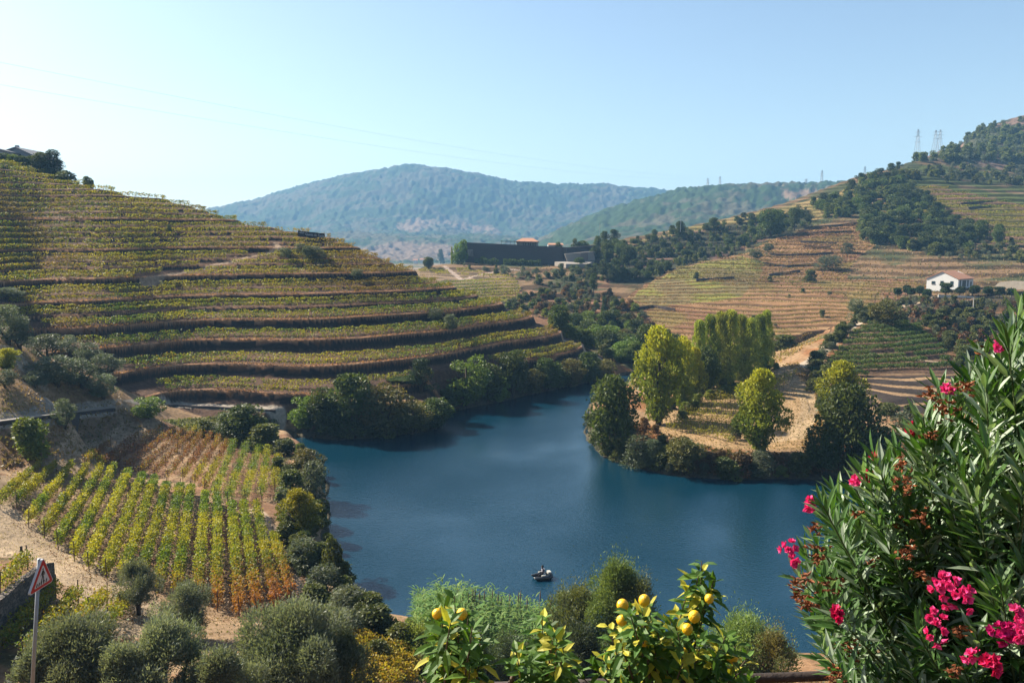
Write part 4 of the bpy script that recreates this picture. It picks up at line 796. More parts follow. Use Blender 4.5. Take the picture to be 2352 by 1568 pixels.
def contour(Hw, mask, lev, amin=-.69, amax=.69, pathgap=1.6, step=2):
    segs, cur = [], []; last = None
    for c in range(0, nA, step):
        if avals[c] < amin or avals[c] > amax: continue
        h = Hw[c]; mk = mask[c]; j = np.nonzero((h[1:] >= lev) & (h[:-1] < lev) & mk[1:])[0]
        d = None
        if len(j):
            j = j[0]; t = (lev-h[j])/(h[j+1]-h[j]); d = dvals[j]+t*(dvals[j+1]-dvals[j])
            if last is not None and abs(d-last) > 5: j2 = None; segs.append(cur); cur = []
        if d is None:
            if cur: segs.append(cur); cur = []
            last = None; continue
        x, y = avals[c]*d, d; last = d; cur.append((x, y))
    if cur: segs.append(cur)
    out = []
    for s in segs:
        if len(s) < 12: continue
        s = np.array(s)
        near_ = np.zeros(len(s), bool)
        for q, w, _c in PATHS: near_ |= seg_dist(s[:, 0], s[:, 1], q) < w*.5+.8
        k = 0
        while k < len(s):
            if near_[k]: k += 1; continue
            e = k
            while e < len(s) and not near_[e]: e += 1
            if e-k >= 5: out.append(s[k:e])
            k = e
    return out
def nmix(a, b, t): t = np.clip(t, 0, 1)[:, None]; return a*(1-t)+b*t
def col_left(X, Y, zf, R):
    t = fbm(X/18, Y/18, 91, 2)*.6+vnoise(X/2.2, Y/2.2, 90)*.4+R.normal(size=len(X))*.10; c = nmix(GN*1.0, YG*1.0, (t-.36)*3.4); c = nmix(c, C3(.30, .17, .05), np.clip((fbm(X/30, Y/30, 98, 3)-.5)*5, 0, .55)); return nmix(c, OR*.8, (R.uniform(size=len(X)) > .90)*1.0)
VL = reg([(-200, 300), (700, 300), (1500, 900), (1300, 900), (1060, 812), (980, 870), (700, 905), (660, 925), (365, 910), (350, 870), (272, 845), (262, 815), (110, 790), (90, 745), (45, 740), (20, 700), (-200, 680)], 100, 300, 3) & ISLEFT
for i, lev in enumerate(sorted(set(round(q, 2) for q in hrows))):
    segs = contour(HLW, VL, lev, -.75, .2)
    if not segs: continue
    leafy_row(segs, ORD[i]+' row of yellow green vines up the terraces of the left hill', 'vine rows on the left hill terraces', h=1.5 if lev < 17 else 1.2, w=.5, dens=50, leaf=.27, colf=col_left, gap=.33, lo=.3 if lev < 22 else .02, gs=.6)
print('left rows', len(hrows))
def rows_in(mask, p, ph, lab, grp, colf, dmul=1, mn=0, mx=999, every=1, **k):
    sel = HW2[mask]
    if not sel.size: return
    lo_, hi_ = np.percentile(sel, 1), np.percentile(sel, 99); n = 0
    for q in range(int(lo_/p), int(hi_/p)+1, every):
        segs = contour(HW2, mask, (q+ph)*p)
        if segs and sum(len(s) for s in segs) > 12:
            leafy_row(segs, ORD[min(n, 48)]+' '+lab, grp, colf=colf, **k); n += 1
    print(lab, n)
def col_ochre(X, Y, zf, R): t = fbm(X/30, Y/30, 92, 2)+R.normal(size=len(X))*.1; return nmix(C3(.27, .15, .06), C3(.24, .21, .05), (t-.42)*4)
def col_yel(X, Y, zf, R): t = fbm(X/20, Y/20, 93, 2)+R.normal(size=len(X))*.1; return nmix(YG*.9, GN, (t-.5)*3)
def col_dark(X, Y, zf, R): t = fbm(X/12, Y/12, 94, 2)+R.normal(size=len(X))*.1; return nmix(C3(.07, .13, .025), C3(.13, .18, .035), (t-.35)*3)
DK2 = R_DARK & (PV < 862)
rows_in(DK2, .62, .30, 'dark green vine row up the right bank terraces', 'dark green vine rows on the right terraces', col_dark, h=1.3, w=.9, dens=130, leaf=.27, gap=-.5)
rows_in(R_WINE, .85, .3, 'vine row up the slope below the long dark building', 'vine rows below the long dark building', col_yel, h=1.3, w=.8, dens=22, leaf=.42, gap=.1)
rows_in(R_MID & (DD < 335), .85, .3, 'vine row up the dry ochre terraces behind the poplars', 'vine rows on the dry ochre terraces', col_ochre, h=.9, w=.6, dens=15, leaf=.34, gap=.25)
rows_in(R_MID & (DD >= 335), 1.7, .3, 'vine row in the high part of the ochre terraces', 'vine rows high on the ochre terraces', col_ochre, h=1.3, w=.9, dens=18, leaf=.5, gap=.1)
rows_in(R_UP, 3.2, .3, 'vine row on the upper right slope under the hilltop', 'vine rows on the upper right slope', col_yel, h=1.6, w=1.3, dens=20, leaf=.6, gap=.2)
# ---- near vineyard rows, traced end to end
def grow(u0, v0, u1, v1, k=12):
    out = []
    for t in np.linspace(0, 1, k):
        h = hit_on(Hf, u0+(u1-u0)*t, v0+(v1-v0)*t)
        if h: out.append((h[0], h[1]))
    return np.array(out)
FULL = [(0, 1168, 97, 1074), (38, 1166, 130, 1080), (66, 1212, 168, 1078), (103, 1236, 201, 1088), (134, 1262, 232, 1092), (171, 1288, 262, 1088), (205, 1312, 296, 1096), (246, 1330, 329, 1105), (285, 1340, 356, 1114), (325, 1346, 385, 1128),
        (366, 1362, 416, 1130), (408, 1372, 440, 1136), (455, 1382, 473, 1150), (500, 1405, 500, 1156), (550, 1420, 533, 1174), (590, 1412, 559, 1174), (634, 1406, 589, 1178), (668, 1385, 628, 1245)]
def col_full(X, Y, zf, R):
    red = (68-Y)/12+(X+26)/12+R.normal(size=len(X))*.22; t = fbm(X/5, Y/5, 95, 2)+R.normal(size=len(X))*.1
    c = nmix(GN*1.1, YG*1.05, (t-.3)*3); c = nmix(c, OR, np.clip(red-.3, 0, .8)); return nmix(c, RD, np.clip((red-.75)*1.2, 0, .75))
for i, q in enumerate(FULL):
    s = grow(*q); leafy_row([s], ORD[i].replace('lowest', 'first')+' full vine row of the near vineyard counted from the left', 'full vine rows in the near vineyard', h=1.5, w=.40 if i < 6 else .46, dens=250 if i > 2 else 190, leaf=.17, colf=col_full, posts=12, gap=.22 if i < 6 else -.2, lo=.35, gs=.5, low=.05)
SPARSE = [(195, 1072, 255, 1027), (228, 1078, 319, 1007), (255, 1073, 373, 990), (289, 1083, 403, 994), (319, 1096, 427, 994), (356, 1096, 450, 994), (386, 1106, 467, 1000), (420, 1106, 487, 1004), (447, 1116, 507, 1010), (470, 1130, 527, 1017)]
def col_sp(X, Y, zf, R): t = fbm(X/6, Y/6, 96, 2)+R.normal(size=len(X))*.15; return nmix(nmix(BR*1.1, RD*1.0, (R.uniform(size=len(X))-.2)), YG*.9, (t-.46)*4)
for i, q in enumerate(SPARSE):
    leafy_row([grow(*q)], ORD[i].replace('lowest', 'first')+' thin reddish vine row behind the full rows counted from the left', 'thin vine rows in the near vineyard', h=1.4, w=.5, dens=120, leaf=.16, colf=col_sp, posts=3.2, gap=.3, lo=.2)
RT = [(494, 1150, 541, 1020), (524, 1163, 571, 1024), (564, 1157, 598, 1027), (602, 1150, 615, 1040), (630, 1130, 639, 1058)]
for i, q in enumerate(RT):
    leafy_row([grow(*q)], ['first', 'second', 'third', 'fourth', 'last'][i]+' green vine row of the upper right block beside the inlet', 'vine rows of the upper right block', h=1.5, w=.6, dens=120, leaf=.16, colf=col_full, posts=5, gap=-.2, lo=.3)
def col_nl(X, Y, zf, R): t = fbm(X/3, Y/3, 97, 2)+R.normal(size=len(X))*.15; return nmix(nmix(GN, YG, (t-.3)*2.5), OR, (R.uniform(size=len(X)) > .85)*.8)
for i, q in enumerate([(0, 1375, 64, 1308), (0, 1512, 128, 1372), (60, 1530, 180, 1384), (150, 1480, 246, 1390), (217, 1505, 298, 1384)]):
    leafy_row([grow(*q)], ['upper vine row above the stone wall by the sign', 'vine row running along the foot of the stone wall', 'second vine row right of the stone wall', 'third vine row right of the stone wall', 'fourth vine row beside the olive on the track'][i], 'vine rows around the sign', h=1.4, w=.6, dens=210, leaf=.15, colf=col_nl if i else col_left, posts=4, gap=.05, lo=.35)
for i, q in enumerate([(812, 1480, 990, 1535), (815, 1502, 1000, 1558), (805, 1522, 960, 1572), (800, 1545, 920, 1590), (700, 1560, 860, 1610)]):
    leafy_row([grow(*q)], ['highest', 'second', 'third', 'fourth', 'lowest'][i]+' slanting yellow vine row left of the lemon branches', 'slanting yellow vine rows', h=1.1, w=.6, dens=300, leaf=.15, colf=lambda X, Y, zf, R: nmix(YG, OR, R.uniform(size=len(X))*.9), gap=-.1, lo=.1)
for i in range(15):
    q = (1525+i*4-60+i*5, 948-i*6+8*0, 1700+i*9, 1015-i*9)
    a = np.array(hit_on(Hf, 1530+i*9, 985-i*6.6)[:2]); b_ = np.array(hit_on(Hf, 1690+i*10, 1020-i*11.5)[:2]); s = np.array([a*(1-t)+b_*t for t in np.linspace(0, 1, 8)])
    leafy_row([s], ORD[i].replace('lowest', 'first')+' staked row of young vines on the point counted from the water', 'young staked vine rows on the point', h=1.3, w=.4, dens=44, leaf=.20, colf=col_yel, posts=3.0, gap=.2, lo=.1)
# ---------------------------------------------------------------- near shore: reeds, willows, dark undergrowth
def leaves3d(B, D, Nn, L, Wd, curl, R, fold=.35):
    """long leaves: base B, direction D, face normal Nn, 8 triangles each"""
    n = len(B); D = unit(D); S = unit(np.cross(D, Nn)); Nn = unit(np.cross(S, D)); L = np.broadcast_to(L, (n,))[:, None]; Wd = np.broadcast_to(Wd, (n,))[:, None]; curl = np.broadcast_to(curl, (n,))[:, None]
    def mid(t): return B+D*L*t-Nn*curl*L*t*t
    def row(t, w): m_ = mid(t); e = Nn*Wd*fold*w*.5; return [m_-S*Wd*w*.5+e, m_, m_+S*Wd*w*.5+e]
    a, b = row(.30, .85), row(.68, .85)
    V = np.stack([B]+a+b+[mid(1.0)], 1).reshape(-1, 3); i = np.arange(n)[:, None]*8
    T = np.array([(0, 1, 2), (0, 2, 3), (1, 4, 5), (1, 5, 2), (2, 5, 6), (2, 6, 3), (4, 7, 5), (5, 7, 6)])
    return V, (i[:, :, None]+T[None]).reshape(-1, 3)
def l3_mesh(name, B, D, Nn, L, Wd, curl, cols, R, fold=.35):
    V, Fq = leaves3d(B, D, Nn, L, Wd, curl, R, fold); return mesh_np(name, V, Fq, np.repeat(cols, 8, 0), dom='FACE', smooth=False)
R = np.random.default_rng(55)
Bs, Ds, Ls, Cs = [], [], [], []; sv = MB()
for k in range(800):
    u = R.uniform(955, 1330); d = R.uniform(52, 60); x, y, _ = P(u, 1400, d); x = float(x); z0 = max(zg(x, d), .1)
    H = R.uniform(2.9, 4.0)*(.8 if u < 1000 else 1)*(1-.15*abs(u-1120)/200); lean = R.normal(size=2)*.25
    if k % 3 == 0: sv.tube([(x, d, z0), (x+lean[0], d+lean[1], z0+H)], [.02, .008], 4, False)
    m_ = 15; t = np.linspace(.2, 1, m_); base = np.stack([x+lean[0]*t, d+lean[1]*t, z0+H*t], 1); a = R.uniform(0, 6.28, m_)
    Bs.append(base); Ds.append(np.stack([np.cos(a), np.sin(a), R.uniform(.5, 1.3, m_)], 1)); Ls.append(R.uniform(.55, .85, m_)*(1.1-.3*t)); Cs.append(jitter(1, m_, R, .2, .06)*nmix(C3(.15, .27, .06), C3(.30, .38, .08), np.full(m_, R.uniform()**2)))
B_, D_, L_, C_ = map(np.concatenate, (Bs, Ds, Ls, Cs)); UPV = np.array([[0, 0, 1.0]])
t = thing('reed_bed', 'tall green cane reeds along the near shore behind the lemon branches', 'reeds', (0, 0, 0)); t['kind'] = 'stuff'
rb = link('reed_bed_leaves', l3_mesh('reed_leaves', B_, D_, np.repeat(UPV, len(B_), 0), L_, .10, .55, C_, R), M['leaf'])
bpy.data.objects.remove(t); rs = sv.mesh('reed_stems'); rs.materials.append(simple('reed_stem', (.20, .24, .08), .7, .2))
ro = link('reed_stems', rs); tag(ro, 'stems of the cane reeds along the near shore', 'reeds', kind='stuff'); rb.name = 'reed_bed'; tag(rb, 'tall green cane reeds along the near shore behind the lemon branches', 'reeds', kind='stuff')
pl = MB()
for k in range(16):
    u = [1062, 1075, 1090, 1100, 1112, 1130, 1143, 1150, 1190, 1195, 1210, 1240, 1030, 1265, 1170, 1085][k]; x, y, z = map(float, P(u, 1362+R.uniform(-8, 12), 57)); pl.tube([(x, y, z-2), (x, y, z-.6)], .015, 4, False); pl.tube([(x, y, z-.7), (x+.03, y, z-.3), (x+.05, y, z+.2)], [.03, .05, .01], 5)
tag(pl.build('reed_plumes', simple('plume', (.20, .14, .12), .9, .1)), 'purple brown plumes above the cane reeds', 'reeds', kind='stuff')
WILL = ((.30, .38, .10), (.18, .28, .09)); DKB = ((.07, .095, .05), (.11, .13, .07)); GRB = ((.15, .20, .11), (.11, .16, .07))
ng = 'willows and bushes behind the lemon trees'
for a in [(1412, 1640, 1296, 215, 'tall yellowish willow behind the right lemon tree, highest of the near shore bushes', 61, 53, 42000, WILL, .62), (1318, 1640, 1342, 200, 'grey green willow left of the tallest willow', 62, 55, 30000, ((.18, .25, .10), (.24, .28, .10)), .62),
          (1465, 1640, 1322, 150, 'smaller willow close against the right of the tallest one', 63, 52, 22000, ((.14, .19, .08), (.24, .25, .08)), .7), (1700, 1640, 1428, 260, 'yellow green feathery bush right of the right lemon tree', 64, 50, 26000, WILL, .6),
          (1770, 1640, 1462, 159, 'feathery bush with dry orange tips near the fence rail', 65, 48, 18000, ((.32, .24, .08), (.18, .20, .07)), .6), (1620, 1640, 1470, 159, 'dark bush between the lemon leaves and the feathery bush', 66, 49, 16000, GRB, .7),
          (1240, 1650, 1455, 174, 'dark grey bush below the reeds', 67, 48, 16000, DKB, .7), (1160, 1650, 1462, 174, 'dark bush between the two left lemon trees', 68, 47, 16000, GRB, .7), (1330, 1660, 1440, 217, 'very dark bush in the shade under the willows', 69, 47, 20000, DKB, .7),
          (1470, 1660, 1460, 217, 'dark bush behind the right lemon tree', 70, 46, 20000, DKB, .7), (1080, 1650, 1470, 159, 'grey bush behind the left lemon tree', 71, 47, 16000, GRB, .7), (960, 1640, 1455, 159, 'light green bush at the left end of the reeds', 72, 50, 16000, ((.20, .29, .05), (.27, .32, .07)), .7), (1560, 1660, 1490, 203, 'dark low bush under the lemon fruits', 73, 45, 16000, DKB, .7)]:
    big_olive(a[0], a[1], a[2], a[3], a[4], a[5], d=a[6], n=a[7], cols=a[8], leaf=1.0, name='bush', group=ng, low=.05, cat='bush', asp=.3, spray=.30)
# ---------------------------------------------------------------- flowering shrub and lemon trees
M['oleander'] = leafmat('oleander_leaves', bright=.75, trans=.22, rough=.45, spec=.45, vary=0, tr_col=(1.1, 1.4, .4)); M['lemonleaf'] = leafmat('lemon_leaves', bright=.85, trans=.38, rough=.5, spec=.25, vary=0, tr_col=(1.3, 1.35, .4))
M['petal'] = leafmat('petals', bright=.85, trans=.35, rough=.6, spec=.2, vary=0, tr_col=(1.1, .6, .8)); M['dry'] = leafmat('dry_husks', bright=.9, trans=.1, rough=.7, spec=.2, vary=0, tr_col=(1, .8, .6))
M['stem'] = simple('green_stem', (.10, .13, .05), .6, .2, noise=.4, nscale=20); M['lemon'] = simple('lemon_skin', (.98, .56, .015), .38, .45, bump=.25, nscale=120); M['twig'] = simple('grey_twig', (.16, .12, .09), .85, .15, noise=.4, nscale=30, bump=.3)
def shrub3d(name, label, cat, root, tips, mat, leafL, leafW, whorl, span, step, cols, seed, group=None, stem_r=.006, up=.5, curl=.18, spread=1.0, stem_mat='stem', jit=.25):
    R = np.random.default_rng(seed); t = thing(name, label, cat, root, 0, group); root = np.array(root, float); B, D, N_, L, Cl = [], [], [], [], []; sm = MB()
    for tip in tips:
        tip = np.array(tip, float); v = tip-root; Lt = np.linalg.norm(v); m_ = root+v*.5+np.array([0, 0, -.12*Lt])+R.normal(size=3)*.05*Lt; ax = unit(tip-m_)
        ss = np.linspace(0, 1, 7)[:, None]; curve = (1-ss)**2*root+2*ss*(1-ss)*m_+ss**2*tip; sm.tube(list(map(tuple, curve-root)), list(np.linspace(stem_r*2, stem_r*.5, 7)), 5, False)
        k = int(span/step); s = 1-(np.arange(k)*step/Lt); s = s[s > .1]; k = len(s); S = s[:, None]
        c = (1-S)**2*root+2*S*(1-S)*m_+S**2*tip; ax = unit(2*(1-S)*(m_-root)+2*S*(tip-m_)+np.array([0, 0, .15*Lt])); ph = R.uniform(0, 6.28)
        e1 = unit(np.cross(ax, [0.3, .2, .9])); e2 = np.cross(ax, e1)
        for w in range(whorl):
            a = ph+w*6.2832/whorl+np.arange(k)*(2.4 if whorl < 3 else 1.05)+R.normal(size=k)*jit; rad = e1*np.cos(a)[:, None]+e2*np.sin(a)[:, None]; op = np.clip(.35+.75*np.linspace(0, 1, k)+R.normal(size=k)*.18, .2, 1.6)[:, None]*spread
            d = unit(ax*(1/np.maximum(op, .3))*.8+rad+np.array([0, 0, up*.2])); B.append(c+rad*.004); D.append(d); N_.append(unit(ax*.9-d*.2+np.array([0, 0, .35])+R.normal(size=(k, 3))*jit)); L.append(leafL*R.uniform(.7, 1.2, k)*(.65+.35*np.clip(np.arange(k)/3., 0, 1))); Cl.append(cols(k, R))
    B, D, N_, L, Cl = map(np.concatenate, (B, D, N_, L, Cl)); link('foliage', l3_mesh('leaves', B-root, D, N_, L, leafW*(L/leafL)**.5, R.normal(size=len(B))*curl*.8+curl, Cl, R), M[mat], t)
    sm.build('stems', M[stem_mat], t, True); return t, root
def tips_in(poly, n, dr, seed, mind=0):
    R = random.Random(seed); us = [p[0] for p in poly]; vs = [p[1] for p in poly]; o = []
    while len(o) < n:
        u, v = R.uniform(min(us), max(us)), R.uniform(min(vs), max(vs))
        if inpoly(np.array([u]), np.array([v]), poly)[0]: o.append(tuple(map(float, P(u, v, R.uniform(*dr) if not callable(dr) else dr(u, v, R)))))
    return o
OP = [(2420, 640), (2330, 740), (2290, 800), (2240, 870), (2170, 920), (2115, 975), (2085, 1040), (2030, 1080), (1965, 1110), (1910, 1150), (1905, 1200), (1910, 1260), (1865, 1310), (1860, 1370), (1880, 1430), (1930, 1490), (1960, 1568), (1990, 1700), (2700, 1800), (2800, 1100), (2700, 700)]
def od(u, v, R): f_ = min(1, max(0, (u-1850)/500)); return R.uniform(2.9-.55*f_, 4.1-.5*f_)
def ocol(k, R): a = R.uniform(0, 1, (k, 1)); c = C3(.035, .09, .018)*(1-a)+C3(.08, .15, .04)*a; p = (R.uniform(size=(k, 1)) > .66)*R.uniform(.3, 1, (k, 1)); return np.clip((c*1.25*(1-p)+C3(.42, .50, .38)*p)*(1+R.normal(size=(k, 1))*.15), .01, .6)  # a share of pale leaves paints the sheen into the leaf colour
tips = tips_in(OP, 520, od, 3)
edge = [(2335, 740), (2262, 815), (2225, 860), (2300, 790), (2180, 925), (2120, 960), (2155, 890), (2090, 1000), (2040, 1065), (2010, 1050), (1985, 1090), (1965, 1120), (1915, 1130), (1890, 1160), (1905, 1190), (1870, 1240), (1850, 1270), (1880, 1300), (1838, 1330), (1850, 1370), (1860, 1410), (1885, 1450), (1890, 1490), (1925, 1530), (2345, 770), (2350, 700), (2200, 900), (2060, 1040)]
tips += [tuple(map(float, P(u, v, random.uniform(2.7, 3.2)))) for u, v in edge]
ol, oroot = shrub3d('oleander_bush', 'large pink flowering oleander shrub filling the lower right corner', 'shrub', (2.55, 3.35, 29.2), tips, 'oleander', .135, .0225, 3, .38, .026, ocol, 17, stem_r=.005, curl=.10)
sm = MB()
def cluster(parent, root, u, v, sz, d, mat, pal, n, L, W, name, seed, fold=.5, curl=.4, label=None):
    R = np.random.default_rng(seed); c = np.array(P(u, v, d), float); r = sz*.5*d/F; k = max(3, int(n)); cen = c+R.normal(size=(k, 3))*r*.50; B, D, N_ = [], [], []
    m_ = 9 if name == 'flower_cluster' else 4
    for q in cen:
        ax = unit(q-c+np.array([-.2, -.8, .4])*r)if name == 'flower_cluster' else unit(R.normal(size=3)+np.array([0, 0, .3])); e1 = unit(np.cross(ax, [.1, .3, .9])); e2 = np.cross(ax, e1)
        for j in range(m_):
            a = j*6.283/m_*2+R.normal()*.3; op = (.55 if j < m_//2 else 1.5) if name == 'flower_cluster' else .5; rad = e1*math.cos(a)+e2*math.sin(a); B.append(q); D.append(unit(ax+rad*op)); N_.append(unit(ax-rad*.4+R.normal(size=3)*.2))
    B, D, N_ = map(np.array, (B, D, N_)); pal = np.array(pal); w = R.uniform(size=(len(B), 1)); col = (pal[0]*(1-w)+pal[1]*w)*(1+R.normal(size=(len(B), 1))*.12)
    o = link(name, l3_mesh(name, B-root, D, N_, L*R.uniform(.8, 1.2, len(B)), W, curl*R.uniform(-.3, 1.2, len(B)), np.clip(col, .01, .95), R, fold), M[mat], parent)
    if label: o['label'] = label
PK = [(.85, .035, .20), (.80, .10, .30)]; RDP = [(.55, .015, .07), (.75, .03, .15)]; BRN = [(.26, .085, .03), (.16, .06, .03)]
for i, (u, v, s, d, k, pal) in enumerate([(2160, 1335, 62, 2.35, 7, PK), (2205, 1360, 66, 2.38, 8, PK), (2150, 1448, 46, 2.4, 5, PK), (2139, 1410, 20, 2.4, 2, PK), (2312, 1452, 60, 2.3, 8, [(.5, .015, .16), (.75, .03, .2)]), (2340, 1405, 34, 2.3, 4, PK), (1815, 1258, 26, 2.75, 4, PK), (1822, 1282, 22, 2.75, 3, PK), (1858, 1156, 26, 2.8, 4, PK),
        (1972, 1104, 22, 2.9, 3, PK), (1990, 1092, 26, 2.9, 3, RDP), (2088, 985, 30, 2.9, 4, RDP), (2178, 900, 22, 2.8, 3, PK), (2268, 1522, 44, 2.3, 5, RDP), (1920, 1410, 34, 2.6, 4, RDP), (2290, 795, 22, 2.6, 2, PK), (2232, 1505, 16, 2.3, 2, PK), (2008, 1055, 22, 2.9, 3, RDP), (2340, 1452, 44, 2.25, 5, PK)]):
    cluster(ol, oroot, u, v, s, d, 'petal', pal, k*1.6, .019, .017, 'flower_cluster', 300+i, fold=.35, curl=.25)
for i, (u, v, s) in enumerate([(2073, 1114, 52), (1880, 1269, 60), (1871, 1215, 22), (1902, 1344, 52), (1824, 1338, 34), (1832, 1372, 30), (2059, 1205, 34), (2117, 1191, 38), (2082, 1269, 44), (2005, 1292, 30), (2120, 1320, 22), (2070, 1068, 38), (2142, 903, 34), (2215, 892, 34), (2156, 948, 50), (2180, 930, 40), (1859, 1388, 40), (1951, 1488, 44), (1918, 1548, 46), (2211, 1450, 44), (2230, 1488, 50), (2197, 1541, 36), (2130, 1005, 30), (2255, 805, 26), (1850, 1330, 20), (1966, 1182, 22)]):
    cluster(ol, oroot, u, v, s, 2.6+.25*math.sin(i*2.3), 'dry', BRN, s*.38, .018, .008, 'dried_seed_cluster', 400+i, fold=.9, curl=.8)
def lcol(k, R): a = R.uniform(0, 1, (k, 1)); c = C3(.045, .105, .018)*(1-a)+C3(.085, .15, .025)*a; p = (R.uniform(size=(k, 1)) > .80)*1.0; return np.clip((c*1.3*(1-p)+C3(.50, .46, .06)*p)*(1+R.normal(size=(k, 1))*.15), .01, .7)
LT = []
def lemon_tree(label, root, poly, n, extra, fruits, seed, pole=None):
    tips = tips_in(poly, n, (4.1, 4.8), seed)+[tuple(map(float, P(u, v, 4.4))) for u, v in extra]
    t, r = shrub3d('lemon_tree', label, 'lemon tree', root, tips, 'lemonleaf', .115, .046, 1, .34, .017, lcol, seed, 'lemon trees by the fence rail', stem_r=.006, curl=.26, spread=1.5, stem_mat='twig', up=-3.0)
    for u, v, s in fruits:
        c = Vector(map(float, P(u, v, 4.25))); rr = s*.5*4.25/F; mb = MB(); mb.ball(tuple(c-Vector(r)), rr, 14, 10, (1, 1, 1.06)); mb.ball(tuple(c-Vector(r)-Vector((0, 0, rr*.98))), rr*.3, 8, 6, (1, 1, .8)); mb.build('lemon', M['lemon'], t, True)
    return t
lemon_tree('left lemon tree with two yellow fruits side by side at its top', (-.35, 4.6, 29.0), [(995, 1420), (1035, 1395), (1060, 1420), (1110, 1450), (1135, 1510), (1130, 1600), (1040, 1600), (1060, 1510), (1010, 1450)], 26, [(1044, 1368), (1020, 1388), (1075, 1415), (998, 1415), (1050, 1530), (1020, 1545), (1085, 1540)], [(1004, 1409, 25), (1061, 1409, 27)], 31)
lemon_tree('middle lemon tree with one fruit hanging under its leaves', (.15, 4.6, 29.0), [(1180, 1500), (1200, 1470), (1230, 1490), (1260, 1450), (1300, 1480), (1310, 1530), (1240, 1580), (1190, 1560)], 17, [(1245, 1415), (1262, 1430), (1190, 1490), (1285, 1470)], [(1281, 1486, 22)], 32)
lemon_tree('right lemon tree with many fruits and one tall upright shoot', (.95, 4.6, 29.0), [(1400, 1440), (1430, 1400), (1500, 1410), (1600, 1420), (1640, 1440), (1720, 1500), (1740, 1600), (1400, 1600), (1450, 1500)], 56, [(1612, 1288), (1606, 1312), (1640, 1330), (1585, 1340), (1618, 1350), (1630, 1362), (1398, 1438), (1455, 1400), (1490, 1385), (1692, 1480), (1560, 1420), (1360, 1530), (1330, 1545), (1385, 1515)],
           [(1430, 1389, 29), (1480, 1378, 28), (1595, 1415, 29), (1579, 1444, 27), (1681, 1507, 31), (1428, 1424, 26), (1629, 1374, 22), (1478, 1473, 24), (1569, 1497, 22)], 33)
t = thing('bare_branch', 'bare grey cut branch standing below the middle lemon tree', 'branch', tuple(map(float, P(1160, 1620, 4.5)))); r0 = t.location
pp = lambda u, v, d=4.5: Vector(map(float, P(u, v, d)))-r0
mb = MB(); mb.tube([pp(1160, 1620), pp(1172, 1570), pp(1180, 1545)], [.02, .017, .013], 7); mb.tube([pp(1176, 1552), pp(1195, 1540), pp(1212, 1535)], [.012, .008, .005], 6); mb.build('wood', M['twig'], t, True)
# fence rail with posts
fx = thing('fence_rail', 'dark weathered wooden rail fence crossing the bottom right', 'fence', tuple(map(float, P(1500, 1600, 6.5)))); r0 = fx.location; M['rail'] = simple('rail_wood', (.045, .032, .026), .75, .25, noise=.5, nscale=14, bump=.5)
pp = lambda u, v, d=6.5: Vector(map(float, P(u, v, d)))-r0
MB().tube([pp(1120, 1577), pp(1500, 1565), pp(1905, 1551), pp(2400, 1532)], .042, 10).build('rail', M['rail'], fx, True)
for u, v in [(1210, 1574), (1640, 1561), (2080, 1545)]:
    q = pp(u, v+2); MB().tube([q+Vector((0, .05, -1.1)), q+Vector((0, .05, .02))], .045, 8).build('post', M['rail'], fx, True)
# dry weeds at the right end of the near slope
R = np.random.default_rng(9); n = 2600; u = R.uniform(1560, 2352, n); dd = R.uniform(6.2, 8.6, n); a, b = raydir(u, 1560); X = a*dd; Zb = sample(Hf, X, dd); B = np.stack([X, dd, Zb], 1)
dr = np.stack([R.normal(size=n)*.35, R.normal(size=n)*.35, np.ones(n)], 1)
tag(link('dry_grass', l3_mesh('dry_grass', B, dr, R.normal(size=(n, 3)), R.uniform(.06, .22, n), .006, .3, jitter(C3(.42, .26, .12), n, R, .2, .1), R), M['leaf']), 'dry orange grass at the rail fence', 'grass', kind='stuff')
n = 900; u = R.uniform(1760, 1850, n); B = np.stack([*P(u, 1545+R.uniform(0, 20, n), np.full(n, 30.0))[:2], np.zeros(n)], 1)
# dry grass tufts on the lips of the big terraces and along banks
lp = []
for hc, e, m in maj:
    if not m: continue
    for s in contour(HLW, ISLEFT, hc+e+.12, -.69, .2, step=1):
        s = np.asarray(s); k = int(len(s)*2.2); i = R.uniform(0, len(s)-1.001, k); f_ = (i % 1)[:, None]; q = s[i.astype(int)]*(1-f_)+s[i.astype(int)+1]*f_; q = q+R.normal(size=q.shape)*.22+np.array([0, .15])
        keep = vnoise(q[:, 0]/6, q[:, 1]/6, 12) > .3; lp.append(q[keep])
lp = np.concatenate(lp); n = len(lp); B = np.stack([lp[:, 0], lp[:, 1], sample(Hf, lp[:, 0], lp[:, 1])], 1)
tag(link('dry_terrace_grass', leaf_mesh('tufts', B+np.array([0, 0, .15]), R.uniform(.15, .35, n), jitter(C3(.40, .20, .09), n, R, .25, .1), asp=.6, dirs=np.repeat([[0, -.3, 1.0]], n, 0), mix=.6, R=R), M['leaf']), 'orange dry grass on the lips of the big terraces', 'dry grass', kind='stuff')
